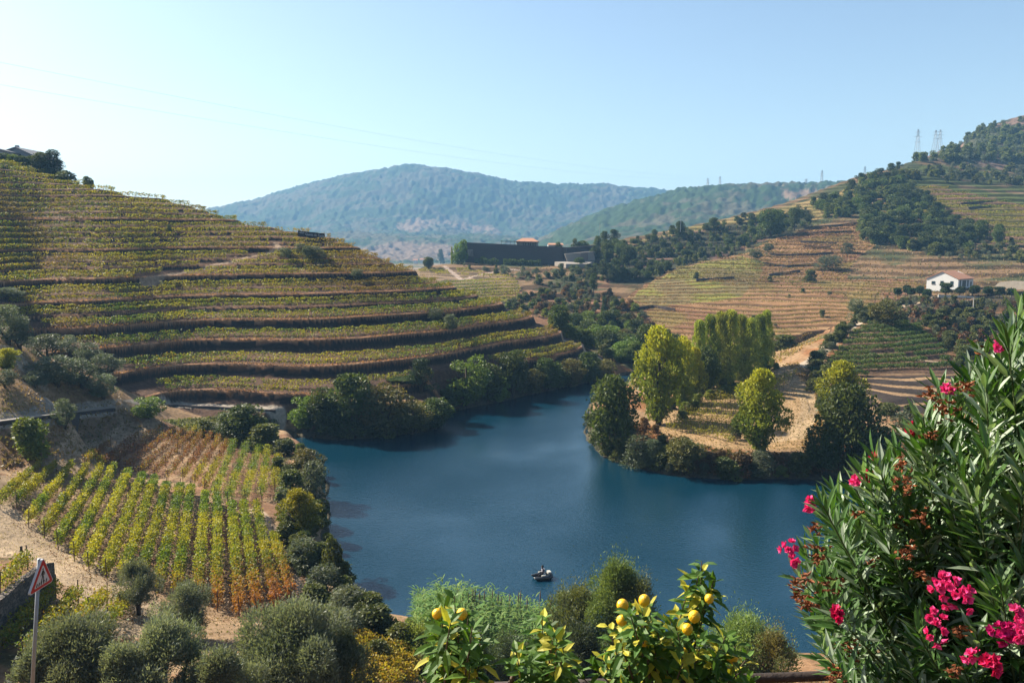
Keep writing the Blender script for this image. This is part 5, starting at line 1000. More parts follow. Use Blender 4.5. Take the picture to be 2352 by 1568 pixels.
# grass tufts on the banks of the point and the near vineyard ground
def tufts(poly, n, col, col2, hs, name, label, dmin=0, dmax=1e9, seed=1):
    R = np.random.default_rng(seed); us = [p[0] for p in poly]; vs = [p[1] for p in poly]; u = R.uniform(min(us), max(us), n*3); v = R.uniform(min(vs), max(vs), n*3); k = inpoly(u, v, poly); u, v = u[k][:n], v[k][:n]; pts = []
    for a, b in zip(u, v):
        h = hit_on(Hf, a, b, dmin, dmax)
        if h and h[2] > .2: pts.append(h)
    p = np.array(pts, float); c = nmix(np.array(col), np.array(col2), fbm(p[:, 0]/4, p[:, 1]/4, seed, 2)*2-.5+R.normal(size=len(p))*.2); s = R.uniform(*hs, len(p)); p[:, 2] += s*.35
    tag(link(name, leaf_mesh(name, p, s, c*jitter(1, len(p), R, .2, .08), asp=.5, dirs=np.repeat([[0, 0, 1.0]], len(p), 0), mix=.5, R=R), M['leaf']), label, 'grass', kind='stuff')
tufts([(1840, 1020), (1880, 960), (1870, 900), (1820, 850), (1795, 840), (1830, 830), (1900, 905), (1915, 960), (1900, 1040), (1850, 1040)], 2600, (.50, .32, .14), (.42, .24, .10), (.25, .6), 'dry_bank_grass', 'golden dry grass on the outer edge of the curved track', 100, 200, 5)
tufts([(1420, 960), (1500, 990), (1650, 1035), (1850, 1045), (1900, 1040), (1900, 1090), (1650, 1090), (1440, 1060)], 3000, (.30, .14, .06), (.12, .12, .04), (.3, .8), 'bank_weeds', 'rusty and green weeds on the bank of the point', 95, 150, 6)
tufts([(1780, 840), (1900, 770), (1850, 765), (1740, 840)], 900, (.45, .30, .13), (.3, .26, .08), (.3, .7), 'dry_verge_grass', 'dry golden grass left of the rising track', 140, 260, 7)
tufts([(370, 965), (520, 955), (640, 965), (640, 1010), (520, 1012), (430, 985)], 2200, (.13, .17, .04), (.22, .22, .07), (.2, .5), 'green_grass_patch', 'green grass patch above the near vineyard', 100, 150, 8)
tufts([(0, 975), (290, 938), (325, 985), (215, 1030), (0, 1080)], 900, (.28, .17, .08), (.13, .12, .05), (.2, .6), 'embankment_weeds', 'dry weeds on the earth bank below the road', 70, 130, 9)
tufts([(0, 1180), (560, 1160), (700, 1420), (300, 1440)], 7000, (.30, .15, .08), (.20, .11, .07), (.08, .2), 'fallen_leaves', 'fallen red brown leaves between the near vine rows', 50, 118, 10)
tufts([(1050, 640), (1500, 640), (2100, 700), (2352, 700), (2352, 470), (2000, 430), (1500, 560)], 9000, (.30, .19, .08), (.12, .13, .05), (.5, 1.1), 'hillside_weeds', 'weeds and low scrub on the far terraces', 230, 620, 11)
tufts([(820, 1540), (690, 1400), (750, 1380), (960, 1470), (1000, 1568), (830, 1568)], 2500, (.12, .16, .05), (.25, .2, .06), (.2, .5), 'near_bank_weeds', 'green weeds on the near bank', 30, 80, 12)

tufts([(0, 1185), (90, 1235), (180, 1290), (260, 1330), (330, 1400), (290, 1470), (200, 1400), (110, 1330), (0, 1290)], 2500, (.50, .42, .33), (.22, .17, .12), (.05, .16), 'track_stones', 'pale stones and clods on the near dirt track', 50, 120, 13)
tufts([(600, 1180), (640, 1250), (690, 1380), (640, 1420), (560, 1200)], 700, (.40, .3, .2), (.16, .17, .05), (.06, .2), 'path_weeds', 'weeds along the vineyard edge path', 50, 120, 14)
tufts([(1500, 960), (1600, 900), (1700, 860), (1790, 830), (1860, 880), (1890, 940), (1880, 1010), (1840, 1035), (1660, 1035), (1520, 1000)], 5000, (.42, .28, .13), (.26, .24, .08), (.12, .35), 'dry_field_grass', 'dry grass between the young vines on the point', 100, 190, 15)
tufts([(300, 1400), (820, 1420), (820, 1580), (100, 1580), (120, 1380)], 5000, (.34, .22, .11), (.16, .17, .05), (.06, .2), 'olive_ground_weeds', 'dry weeds under the near olive trees', 20, 80, 16)
tufts([(0, 780), (150, 830), (290, 900), (280, 930), (0, 960)], 2600, (.36, .23, .12), (.2, .19, .07), (.12, .35), 'olive_terrace_grass', 'dry grass on the olive terrace at left', 60, 150, 17)
tufts([(0, 1000), (330, 940), (420, 975), (240, 1060), (0, 1160)], 2200, (.36, .23, .12), (.22, .15, .08), (.08, .3), 'track_edge_grass', 'dry grass along the upper dirt track', 60, 150, 18)
# ---------------------------------------------------------------- buildings
M['white'] = simple('white_plaster', (.78, .77, .74), .8, .2, noise=.06, nscale=2); M['tile'] = simple('terracotta_tiles', (.52, .27, .17), .8, .15, noise=.25, nscale=3); M['darkglass'] = simple('dark_glass', (.02, .04, .045), .15, .6)
M['schist'] = simple('dark_schist', (.085, .070, .068), .9, .1, noise=.45, nscale=3.0, bump=.8); M['concrete'] = simple('pale_concrete', (.34, .30, .26), .85, .15, noise=.15, nscale=1.5); M['door'] = simple('garage_door', (.21, .17, .15), .7, .2); M['iron'] = simple('dark_iron', (.03, .03, .035), .5, .4)
M['grey_paint'] = simple('grey_roof', (.22, .22, .24), .7, .2, noise=.15); M['greywall'] = simple('grey_wall', (.36, .38, .42), .8, .2)
def local(o): return lambda x, y, z: (x, y, z)
# white house: local x along the long side, y along the gable side, origin at the front corner
c = P(2200, 664, 290); a = math.radians(40); zb = min(zg(float(c[0]), float(c[1])), zg(float(c[0])+6, float(c[1])+5))-.8; W, L = 11.0, 13.5; ez = 19.35-zb; rz = 21.9-zb
wh = thing('white_house', 'white two storey house with terracotta roof on the right hillside', 'house', (float(c[0]), float(c[1]), zb), a)
m_ = MB(); m_.add([(0, 0, 0), (L, 0, 0), (L, W, 0), (0, W, 0), (0, 0, ez), (L, 0, ez), (L, W, ez), (0, W, ez), (0, W/2, rz), (L, W/2, rz)], [(0, 1, 5, 4), (1, 2, 6, 9, 5), (2, 3, 7, 6), (3, 0, 4, 8, 7), (3, 2, 1, 0)]); m_.build('wall', M['white'], wh)
m_ = MB(); o_ = .5; th = .22; k = (rz-ez)/(W/2)
hp = 3.2
m_.add([(-.35, -o_, ez-k*o_+.06), (L+o_, -o_, ez-k*o_+.06), (L-hp, W/2, rz+.06), (-.35, W/2, rz+.06), (-.35, W+o_, ez-k*o_+.06), (L+o_, W+o_, ez-k*o_+.06),
        (-.35, -o_, ez-k*o_+.06+th), (L+o_, -o_, ez-k*o_+.06+th), (L-hp, W/2, rz+.06+th), (-.35, W/2, rz+.06+th), (-.35, W+o_, ez-k*o_+.06+th), (L+o_, W+o_, ez-k*o_+.06+th)],
       [(6, 7, 8, 9), (9, 8, 11, 10), (7, 11, 8), (0, 3, 2, 1), (3, 4, 5, 2), (1, 2, 5), (0, 1, 7, 6), (1, 5, 11, 7), (5, 4, 10, 11), (0, 6, 9, 3), (3, 9, 10, 4)]); m_.build('roof', M['tile'], wh)
for y, w, h, z in [(2.2, 1.0, 1.6, ez-2.0), (5.6, 1.1, .8, ez-1.6), (8.6, 1.2, 1.0, ez-1.9)]:
    wq = MB().box((-.03, y, z+.4), (.12, w, h)).build('window', M['darkglass'], wh); MB().box((-.06, y, z+.4-h/2-.06), (.2, w+.2, .1)).build('sill', M['concrete'], wq)
for x, w, h in [(1.8, .9, 2.3), (5.2, 3.0, 2.2), (8.6, 1.0, 2.2), (11.4, 1.1, 1.6)]:
    MB().box((x, -.03, ez-2.8+h/2), (w, .12, h)).build('window' if h < 2 else 'door', simple('green_shutter', (.03, .06, .06), .5, .3), wh)
MB().box((L/2+.5, -1.0, ez-3.0), (L, 1.9, .18)).build('balcony', M['white'], wh)
for i, (u, vb, w, h) in enumerate([(2062, 684, 24, 3.6), (2084, 676, 24, 4.2), (2092, 684, 22, 3.6), (2112, 678, 28, 4.6), (2126, 690, 27, 4.0), (2172, 684, 33, 5.2), (2204, 682, 29, 4.0), (2233, 683, 32, 4.2), (2266, 683, 29, 3.8), (2295, 685, 26, 4), (2322, 686, 24, 3.6)]):
    h0 = hit_on(Hf, u, vb, 230); y = min(h0[1], 284) if h0 else 280; x = float(P(u, vb, y)[0])
    tree('clipped', x, y, h, w*y/F, ['flat topped clipped tree at the left end of the garden row', 'clipped tree second from the left end', 'lower clipped tree third from the left', 'wide clipped tree left of the white house', 'low clipped tree nearest left of the white house', 'large clipped tree before the gable of the white house', 'clipped tree at the front corner of the white house', 'clipped tree before the shaded long side of the house', 'clipped tree at the right end of the white house', 'clipped tree right of the white house', 'rightmost clipped tree by the pale stone wall'][i], name='clipped_tree', group='clipped trees round the white house', z=zg(x, y))
def ribbon(name, label, cat, pts, mat, th=.5, h=3.0, group=None, cap=None):
    """wall following ground points (x, y, ztop) down h metres"""
    p = [Vector(q) for q in pts]; o = p[0].copy(); o.z -= h; t = thing(name, label, cat, o, 0, group); mb = MB(); vs, fs = [], []; n = len(p)
    for i, q in enumerate(p):
        d = (p[min(i+1, n-1)]-p[max(i-1, 0)]); d.z = 0; d.normalize(); nn = Vector((-d.y, d.x, 0))*th*.5; wob = .06*math.sin(i*1.7)
        for s, z in ((-1, -h), (1, -h), (1, wob), (-1, wob)): vs.append(q+nn*s+Vector((0, 0, z))-o)
    for i in range(n-1):
        for k in range(4): fs.append((i*4+k, i*4+(k+1) % 4, i*4+4+(k+1) % 4, i*4+4+k))
    fs += [(3, 2, 1, 0), tuple(range((n-1)*4, n*4))]; mb.add(vs, fs); mb.build('masonry', mat, t)
    if cap:
        mb = MB(); vs = []
        for i, q in enumerate(p):
            d = (p[min(i+1, n-1)]-p[max(i-1, 0)]); d.z = 0; d.normalize(); nn = Vector((-d.y, d.x, 0))*(th*.5+.06)
            for s, z in ((-1, .07), (1, .07), (1, .2), (-1, .2)): vs.append(q+nn*s+Vector((0, 0, z))-o)
        mb.add(vs, fs); mb.build('coping', cap, t)
    return t
def pline(px, k=9, dz=0.0, dmin=0, H=None):
    o = []
    for (u0, v0), (u1, v1) in zip(px[:-1], px[1:]):
        for t in np.linspace(0, 1, k)[:-1]:
            h = hit_on(Hf, u0+(u1-u0)*t, v0+(v1-v0)*t, dmin)
            if h: o.append((h[0], h[1], h[2]+dz))
    return o
ribbon('road_retaining_wall', 'dark schist wall holding the road above the dirt track at left', 'wall', pline([(-60, 978), (0, 972), (150, 953), (292, 935)], 6, .15), M['schist'], .6, 3.4, cap=M['concrete'])
ribbon('riverside_wall', 'low dark stone wall under the pale road at the hill foot', 'wall', pline([(382, 931), (520, 937), (655, 944)], 7, .2), M['schist'], .6, 2.6)
xw = [(WA[0]+wex*s, WA[1]+wey*s, zg(WA[0]+wex*s-wey*.6, WA[1]+wey*s+wex*.6)+.12) for s in np.linspace(-3, weL-.6, 14)]
ribbon('stone_wall', 'dark dry stone wall behind the road sign at the left edge', 'wall', xw, drystone(), .55, 3.2)
ribbon('pale_stone_wall', 'pale rubble terrace wall right of the white house', 'wall', [tuple(map(float, P(u, v, 300-(u-2280)*.1))) for u, v in [(2283, 660), (2297, 648), (2325, 645), (2352, 646), (2420, 650)]], simple('pale_rubble', (.52, .45, .36), .9, .1, noise=.35, nscale=1.2, bump=.6), 1.2, 4.5)
ribbon('garden_wall', 'low white wall under the clipped trees of the white house', 'wall', [tuple(map(float, P(u, v, 279))) for u, v in [(2155, 676), (2200, 679), (2250, 682)]], M['white'], .3, 1.0)
for i, px in enumerate([[(1848, 526), (1920, 520), (1993, 512)], [(1843, 539), (1984, 532)], [(1839, 557), (1938, 562)], [(1780, 589), (1860, 587), (1925, 582)], [(1753, 607), (1807, 614), (1889, 607)], [(1766, 634), (1852, 623)], [(1599, 646), (1703, 639)], [(2206, 470), (2296, 462)], [(2224, 480), (2324, 472)], [(2034, 437), (2079, 448)], [(1848, 569), (1920, 571)], [(1430, 716), (1500, 706), (1560, 716)]]):
    L_ = pline(px, 7, 1.0, 225)
    if len(L_) > 2: ribbon('terrace_wall', ['highest', 'second highest', 'third', 'fourth', 'fifth', 'sixth'][i]+' dark stone wall stepping down the ochre terraces' if i < 6 else ['dark wall with bushes in the yellow terraces', 'upper curved dark wall on the upper right slope', 'lower curved dark wall on the upper right slope', 'short dark wall beside the skyline shoulder trees', 'short dark wall between the stepped walls', 'low wall at the foot of the yellow terraces'][i-6], 'wall', L_, M['schist'], .5, 1.9, 'dark terrace walls on the right hillside')
# long dark winery building
pw = lambda u, v, d: Vector(map(float, P(u, v, d)))
o = pw(1180, 600, 398); wn_ = thing('long_dark_building', 'long dark stone clad building on the hill crest with pavilion on top', 'building', o)
def prism(mb, quad, back, off=(0, 0, 0)):
    """front quad (4 points) pushed back along y"""
    f_ = [q-o for q in quad]; b_ = [q+Vector((0, back, 0)) for q in f_]; return mb.add(f_+b_, [(0, 1, 2, 3), (7, 6, 5, 4), (1, 0, 4, 5), (2, 1, 5, 6), (3, 2, 6, 7), (0, 3, 7, 4)])
prism(MB(), [pw(1068, 604, 400), pw(1302, 612, 396), pw(1302, 568, 396), pw(1068, 556.5, 400)], 16).build('wall', M['schist'], wn_)
prism(MB(), [pw(1292, 604, 395.5), pw(1366, 600, 412), pw(1364, 563.5, 412), pw(1292, 569, 395.5)], 10).build('side_wall', M['schist'], wn_)
fr = prism(MB(), [pw(1081, 589, 399.6), pw(1087, 589, 399.6), pw(1086, 573, 399.6), pw(1079.5, 573, 399.6)], .5).build('portal_panel', M['concrete'], wn_); prism(MB(), [pw(1083, 589, 399.4), pw(1085, 589, 399.4), pw(1085, 576, 399.4), pw(1083, 576, 399.4)], .3).build('doorway', M['iron'], fr)
prism(MB(), [pw(1074, 588, 399.6), pw(1079, 588, 399.6), pw(1079, 573, 399.6), pw(1073.5, 573, 399.6)], .4).build('portal_panel', M['concrete'], wn_)
prism(MB(), [pw(1228, 578, 395.4), pw(1233, 578, 395.4), pw(1233, 571, 395.4), pw(1228, 571, 395.4)], .4).build('window', M['darkglass'], wn_)
# concrete annex
prism(MB(), [pw(1303, 601, 391), pw(1366, 599, 395), pw(1366, 577, 395), pw(1297, 583, 391)], 6).build('annex', M['concrete'], wn_); prism(MB(), [pw(1333, 598, 391.6), pw(1351, 597.5, 392.7), pw(1351, 580, 392.7), pw(1333, 581, 391.6)], .5, ).build('garage_door', M['door'], wn_)
m_ = MB(); q = [pw(1274, 601, 390)-o, pw(1365, 600, 394)-o, pw(1350, 606, 380)-o, pw(1300, 606, 380)-o]; b_ = [x-Vector((0, 0, 2)) for x in q]; m_.add(q+b_, [(3, 2, 1, 0), (4, 5, 6, 7), (0, 1, 5, 4), (1, 2, 6, 5), (2, 3, 7, 6), (3, 0, 4, 7)]); m_.build('forecourt', M['concrete'], wn_)
# pavilion with tiled roof and white arched windows
pv_ = thing('pavilion', 'white pavilion with arched windows and tiled roof on top of the long dark building', 'pavilion', pw(1213, 566, 405)); o = pv_.location
prism(MB(), [pw(1186, 566, 404), pw(1236, 568, 404), pw(1236, 554.5, 404), pw(1186, 554, 404)], 9).build('wall', M['white'], pv_)
e = [pw(1183, 554.5, 403)-o, pw(1238, 555, 403)-o]; bk = Vector((0, 11, 0)); r_ = [pw(1200, 546.5, 408)-o, pw(1224, 546.8, 408)-o]
MB().add([e[0], e[1], e[1]+bk, e[0]+bk, r_[0], r_[1]], [(0, 1, 5, 4), (1, 2, 5), (2, 3, 4, 5), (3, 0, 4), (3, 2, 1, 0)]).build('roof', M['tile'], pv_)
for k in range(6):
    x = 1202+k*5.6; mb = MB(); c_ = pw(x, 566, 403.9)-o; w_, h_ = .42, 1.9; vs = [(c_.x-w_, c_.y, c_.z), (c_.x+w_, c_.y, c_.z)]+[(c_.x+w_*math.cos(t_), c_.y, c_.z+h_-.4+w_*math.sin(t_)) for t_ in np.linspace(0, math.pi, 7)]; n_ = len(vs); vs += [(a_[0], a_[1]-.12, a_[2]) for a_ in vs]
    mb.add(vs, [tuple(range(n_)), tuple(range(n_, 2*n_))[::-1]]+[(i, (i+1) % n_, n_+(i+1) % n_, n_+i) for i in range(n_)]); mb.build('window', simple('arched_glass', (.05, .07, .10), .2, .6), pv_)
pg = thing('pergola', 'dark metal pergola on top of the long dark building beside the pavilion', 'pergola', pw(1170, 560, 400)); o = pg.location
prism(MB(), [pw(1150, 554.6, 399), pw(1238, 556.6, 399), pw(1238, 555.2, 399), pw(1150, 553.2, 399)], 5).build('roof', M['iron'], pg)
for u in (1152, 1162, 1172, 1182, 1192, 1205, 1220, 1236): q = pw(u, 560, 399.5)-o; MB().box((q.x, q.y, q.z+.2), (.14, .14, 2.6)).build('post', M['iron'], pg)
s2 = thing('tiled_shed', 'low tiled roof building right of the pavilion', 'shed', pw(1276, 566, 420)); o = s2.location
prism(MB(), [pw(1259, 570, 418), pw(1292, 570, 418), pw(1292, 562, 418), pw(1259, 561.5, 418)], 6).build('wall', M['white'], s2); MB().add([pw(1257, 562, 417)-o, pw(1295, 562.5, 417)-o, pw(1292, 558.6, 421)-o, pw(1260, 558.2, 421)-o, pw(1260, 561, 425)-o, pw(1292, 561, 425)-o], [(0, 1, 2, 3), (3, 2, 5, 4), (0, 3, 4), (1, 5, 2), (0, 4, 5, 1)]).build('roof', M['tile'], s2)
for j, (u0, u1, vv) in enumerate([(1090, 1146, 594), (1156, 1243, 598), (1040, 1066, 600)]):
    y = 393; a0 = pw(u0, vv, y); a1 = pw(u1, vv+1, y); s = np.array([(a0.x*(1-t)+a1.x*t, y) for t in np.linspace(0, 1, 6)])
    leafy_row([s], ['clipped green hedge before the left half of the long dark building', 'clipped green hedge before the middle of the long dark building', 'hedge at the left end of the long dark building'][j], 'hedges before the long dark building', h=3.0, w=1.6, dens=120, leaf=.45, colf=lambda X, Y, zf, R: np.broadcast_to(C3(.08, .13, .03), (len(X), 3)), gap=-1, lo=0, name='hedge')
for k, u, vb, vt, w, lab in [('lime', 1052, 600, 552, 34, 'bright green climbing tree at the left end of the long dark building'), ('lime', 1064, 598, 550, 26, 'bright green tree against the corner of the long dark building'), ('pine', 1320, 575, 548, 26, 'palm like tree behind the right part of the building'), ('broad', 1338, 578, 553, 34, 'dark round tree behind the right part of the building'), ('broad', 1282, 575, 556, 20, 'dark small tree beside the tiled shed'), ('poplar', 1038, 600, 566, 8, 'slim dark cypress left of the long dark building')]:
    tree_px(k, u, vb, vt, w, lab, d=418 if u > 1200 else 396)
# valley buildings far behind
for u, v, d, w, lab in [(972, 603, 1150, 9, 'tiny white house in the far valley'), (955, 604, 1180, 6, 'tiny white shed in the far valley')]:
    q = pw(u, v, d); t = thing('valley_house', lab, 'house', q); MB().box((0, 0, 1.5), (w, 6, 5)).build('wall', M['white'], t); MB().add([(-w/2-.4, -3.4, 4), (w/2+.4, -3.4, 4), (w/2+.4, 3.4, 4), (-w/2-.4, 3.4, 4), (-w/2-.4, 0, 5.8), (w/2+.4, 0, 5.8)], [(0, 1, 5, 4), (2, 3, 4, 5), (1, 2, 5), (3, 0, 4), (3, 2, 1, 0)]).build('roof', M['tile'], t)
# house on the top left skyline
def gable_house(name, label, u0, u1, ve, vr, ur, d, depth, wallh):
    o_ = pw(u0, ve, d); t = thing(name, label, 'house', o_); a0, a1, r_ = pw(u0, ve, d)-o_, pw(u1, ve+(12 if u1 > 60 else 2), d)-o_, pw(ur, vr, d)-o_; dn = Vector((0, 0, -wallh)); bk = Vector((0, depth, 0))
    MB().add([a0+dn, a1+dn, a1, r_, a0]+[x+bk for x in (a0+dn, a1+dn, a1, r_, a0)], [(0, 1, 2, 3, 4), (9, 8, 7, 6, 5), (0, 4, 9, 5), (2, 1, 6, 7)]).build('wall', M['greywall'], t)
    up = Vector((0, -.5, .05)); th = Vector((0, 0, .3)); ea = (a0-r_)*.08; eb = (a1-r_)*.08; q = [a0+ea+up, r_+up, a1+eb+up]; bk2 = Vector((0, depth+1, 0)); vs = q+[x+bk2 for x in q]; vs += [x+th for x in vs]
    MB().add(vs, [(6, 7, 10, 9), (7, 8, 11, 10), (0, 3, 4, 1), (1, 4, 5, 2), (0, 1, 7, 6), (1, 2, 8, 7), (3, 9, 10, 4), (4, 10, 11, 5), (0, 6, 9, 3), (2, 5, 11, 8)]).build('roof', M['grey_paint'], t)
    c_ = pw(ur-21, vr+6, d)-o_; MB().box((c_.x, depth*.4, c_.z+1.2), (.8, .8, 1.6)).build('chimney', M['greywall'], t)
    for k in range(3): q_ = pw(ur-6+k*7, ve+3, d)-o_; MB().box((q_.x, -.03, q_.z-.6), (.7, .1, .9)).build('window', M['darkglass'], t)
    return t
dH = float((hit_on(Hf, 30, 392, 150) or (0, 235, 0))[1])+22
gable_house('hilltop_house', 'grey walled gabled house on the left skyline', 8, 84, 350, 340.5, 37, dH, 12, 7)
gable_house('hilltop_annex', 'lower roof left of the gabled skyline house', -45, 22, 349, 342.5, -10, dH-4, 8, 6)
for k, u, vb, vt, w, lab in [('broad', 8, 381, 351, 34, 'dark tree at the left frame edge before the skyline house'), ('lime', 30, 382, 354, 30, 'light green tree before the skyline house'), ('broad', 52, 384, 358, 30, 'dark tree under the gable of the skyline house'), ('broad', 72, 386, 358, 26, 'tree at the right end of the skyline house'), ('broad', 96, 393, 350, 44, 'dark dense tree between the skyline house and the cedar'), ('conic', 124, 404, 344, 62, 'dark layered cedar with a pointed tip on the left skyline'), ('bush', 150, 416, 392, 50, 'dark bushes sloping down right of the cedar'), ('bush', 212, 424, 414, 12, 'tiny bush on the left hill skyline')]:
    tree_px(k, u, vb, vt, w, lab, d=dH-10 if u < 140 else dH-14)
leafy_row([np.array([P(u, 380+u*.1, dH-16)[:2] for u in range(-20, 125, 12)], float)], 'row of yellow vines on the top terrace below the skyline house', 'vine rows on the left hill terraces', h=1.4, w=1.0, dens=40, leaf=.3, colf=col_yel)
# ---------------------------------------------------------------- signboard on the ridge
g0 = hit_on(Hf, 700, 556, 150); dS = (g0[1] if g0 else 232)+1; a0, a1 = pw(684, 529.5, dS), pw(745.5, 536.5, dS+3); b0, b1 = pw(684, 543, dS), pw(745.5, 550, dS+3); o = b0
sb = thing('signboard', 'long black signboard with pale lettering on the ridge of the left hill', 'signboard', o); q = [b0-o, b1-o, a1-o, a0-o]; bk = Vector((0, .25, 0))
MB().add(q+[x+bk for x in q], [(0, 1, 2, 3), (7, 6, 5, 4), (1, 0, 4, 5), (2, 1, 5, 6), (3, 2, 6, 7), (0, 3, 7, 4)]).build('board', simple('black_panel', (.012, .014, .03), .5, .3), sb)
M['letter'] = simple('pale_lettering', (.62, .64, .70), .6, .2)
def text_mesh(body, size):
    cu = bpy.data.curves.new('lettering', 'FONT'); cu.body = body; cu.size = size; cu.extrude = .01; ob = bpy.data.objects.new('tmp', cu); COL.objects.link(ob); dg = bpy.context.evaluated_depsgraph_get(); me = bpy.data.meshes.new_from_object(ob.evaluated_get(dg)); bpy.data.objects.remove(ob); return me
tm = text_mesh('Quinta do Tedo', 1.0); xs = [v.co.x for v in tm.vertices]; wid = max(xs)-min(xs); dirx = (b1-b0); Lb = dirx.length; dirx.normalize(); s_ = Lb*.69/wid; upv = Vector((0, 0, 1)); org = (b0-o)+dirx*Lb*.285+upv*.50+Vector((.02, -.06, 0))
for v in tm.vertices: p_ = v.co.copy(); v.co = org+dirx*((p_.x-min(xs))*s_)+upv*(p_.y*s_*1.25)+Vector((dirx.y, -dirx.x, 0))*p_.z
tm.materials.append(M['letter']); link('lettering', tm, None, sb)
mb = MB(); cx_ = (b0-o)+dirx*Lb*.15+upv*.85+Vector((0, -.05, 0))
for k in range(5): a_ = math.pi*(.1+.2*k); mb.tube([cx_+dirx*.15*math.cos(a_), cx_+dirx*.75*math.cos(a_)+upv*.5*math.sin(a_)], .045, 4)
mb.build('emblem', M['letter'], sb)
for t_ in (.1, .5, .9): p_ = (b0-o)+dirx*Lb*t_; MB().box((p_.x, p_.y+.3, p_.z-.3), (.15, .15, 3.2)).build('post', M['iron'], sb)
# ---------------------------------------------------------------- road sign
M['signred'] = simple('sign_red', (.50, .012, .02), .4, .4); M['signwhite'] = simple('sign_white', (.62, .62, .66), .45, .4); M['signblack'] = simple('sign_black', (.012, .012, .014), .5, .3); M['galv'] = simple('galvanised_steel', (.34, .36, .38), .5, .4, .3, noise=.15, nscale=12)
sd_ = 12.5; top = pw(90.5, 1277, sd_); th_ = math.radians(86); S = .62; lean = math.radians(7.0)
rsx = thing('road_sign', 'triangular red and white pedestrian crossing sign on a leaning grey pole', 'sign', (0, 0, 0)); Hh = S*.866; base = top-Vector((math.sin(lean), 0, math.cos(lean)))*(3.4)
rsx.location = base; rsx.rotation_euler = Matrix.Rotation(lean, 3, 'Y').to_euler()
ux = Vector((math.cos(th_), math.sin(th_), 0)); nx = Vector((math.sin(th_), -math.cos(th_), 0))
MB().tube([(0, 0, 0), (0, 0, 3.36)], .030, 14).build('pole', M['galv'], rsx, True)
def tri(side, off, thick, mat, name, rnd=.05, cz=3.4-Hh*2/3):
    r_ = side/math.sqrt(3); pts = []
    for k in range(3):
        a_ = math.pi/2+k*2*math.pi/3; cxk, czk = (r_-rnd*2)*math.cos(a_), (r_-rnd*2)*math.sin(a_)
        for j in range(7): b2 = a_-math.pi/3+j*math.pi*2/3/6; pts.append((cxk+rnd*math.cos(b2), czk+rnd*math.sin(b2)))
    n_ = len(pts); vs = [nx*(off)+ux*p[0]+Vector((0, 0, cz+p[1])) for p in pts]+[nx*(off+thick)+ux*p[0]+Vector((0, 0, cz+p[1])) for p in pts]
    return MB().add(vs, [tuple(range(n_)), tuple(range(n_, 2*n_))[::-1]]+[(i, (i+1) % n_, n_+(i+1) % n_, n_+i) for i in range(n_)]).build(name, mat, rsx)
tri(S, .030, .035, M['signwhite'], 'plate', .035); tri(S*.93, .0655, .003, M['signred'], 'red_border', .03); tri(S*.64, .069, .003, M['signwhite'], 'white_field', .015)
mb = MB(); cz = 3.4-Hh*2/3; k_ = S/.62
def bar(pts, w):
    for (x0, z0), (x1, z1) in zip(pts[:-1], pts[1:]):
        d = Vector((x1-x0, z1-z0)); d.normalize(); n2 = Vector((-d.y, d.x))*w/2; q = [(x0-n2.x, z0-n2.y), (x1-n2.x, z1-n2.y), (x1+n2.x, z1+n2.y), (x0+n2.x, z0+n2.y)]
        vs = [nx*.0725+ux*a_*k_+Vector((0, 0, cz+b_*k_)) for a_, b_ in q]+[nx*.075+ux*a_*k_+Vector((0, 0, cz+b_*k_)) for a_, b_ in q]; mb.add(vs, [(0, 1, 2, 3), (7, 6, 5, 4), (0, 1, 5, 4), (1, 2, 6, 5), (2, 3, 7, 6), (3, 0, 4, 7)])
bar([(-.012, .152), (.012, .152)], .028); bar([(0, .128), (.004, .045)], .042); bar([(.004, .12), (.042, .085), (.046, .045)], .013); bar([(-.004, .12), (-.038, .075), (-.052, .05)], .013); bar([(.006, .05), (.028, -.01), (.022, -.07)], .017); bar([(0, .05), (-.014, -.01), (-.036, -.075)], .017)
for x in (-.13, -.075, -.02, .045, .105): bar([(x-.012, -.105), (x+.004, -.048)], .024)
mb.build('pictogram', M['signblack'], rsx); MB().box((0, 0, 3.0), (.09, .09, .03)).build('clamp', M['galv'], rsx)
# ---------------------------------------------------------------- poles, pylons, wires
def pole(u, vb, vt, d, label, r=.12, arms=1, mat='galv', cat='utility pole', name='utility_pole'):
    b = pw(u, vb, d); t_ = pw(u, vt, d); H = (t_-b).z; t = thing(name, label, cat, b); MB().tube([(0, 0, -2), (0, 0, H)], [r, r*.6], 6).build('mast', M[mat], t)
    for k in range(arms): MB().box((0, 0, H-.4-k*1.0), (1.8, .1, .1)).build('crossarm', M[mat], t)
    return t
M['palepole'] = simple('pale_concrete_pole', (.62, .58, .54), .8, .2)
h0 = hit_on(Hf, 2234, 728, 150); pole(2234, 727, 684, h0[1] if h0 else 235, 'pale concrete pole on the dry bank below the white house', .16, 1, 'palepole')
h0 = hit_on(Hf, 2008, 722, 150); pole(2008, 722, 678, (h0[1] if h0 else 235), 'dark wooden pole at the top of the rising track', .12, 1, 'iron'); pole(2028, 705, 682, 262, 'thin pale pole right of the dark wooden one', .09, 0, 'palepole')
for u, vb, vt, lab in [(1563, 524, 490, 'thin mast on the ridge left of the ochre slope'), (1377, 548, 512, 'thin mast behind the right end of the dark building'), (2003, 540, 500, 'thin pole in the hillside wood')]: pole(u, vb, vt, 430 if u != 1377 else 455, lab, .14, 1, 'galv')
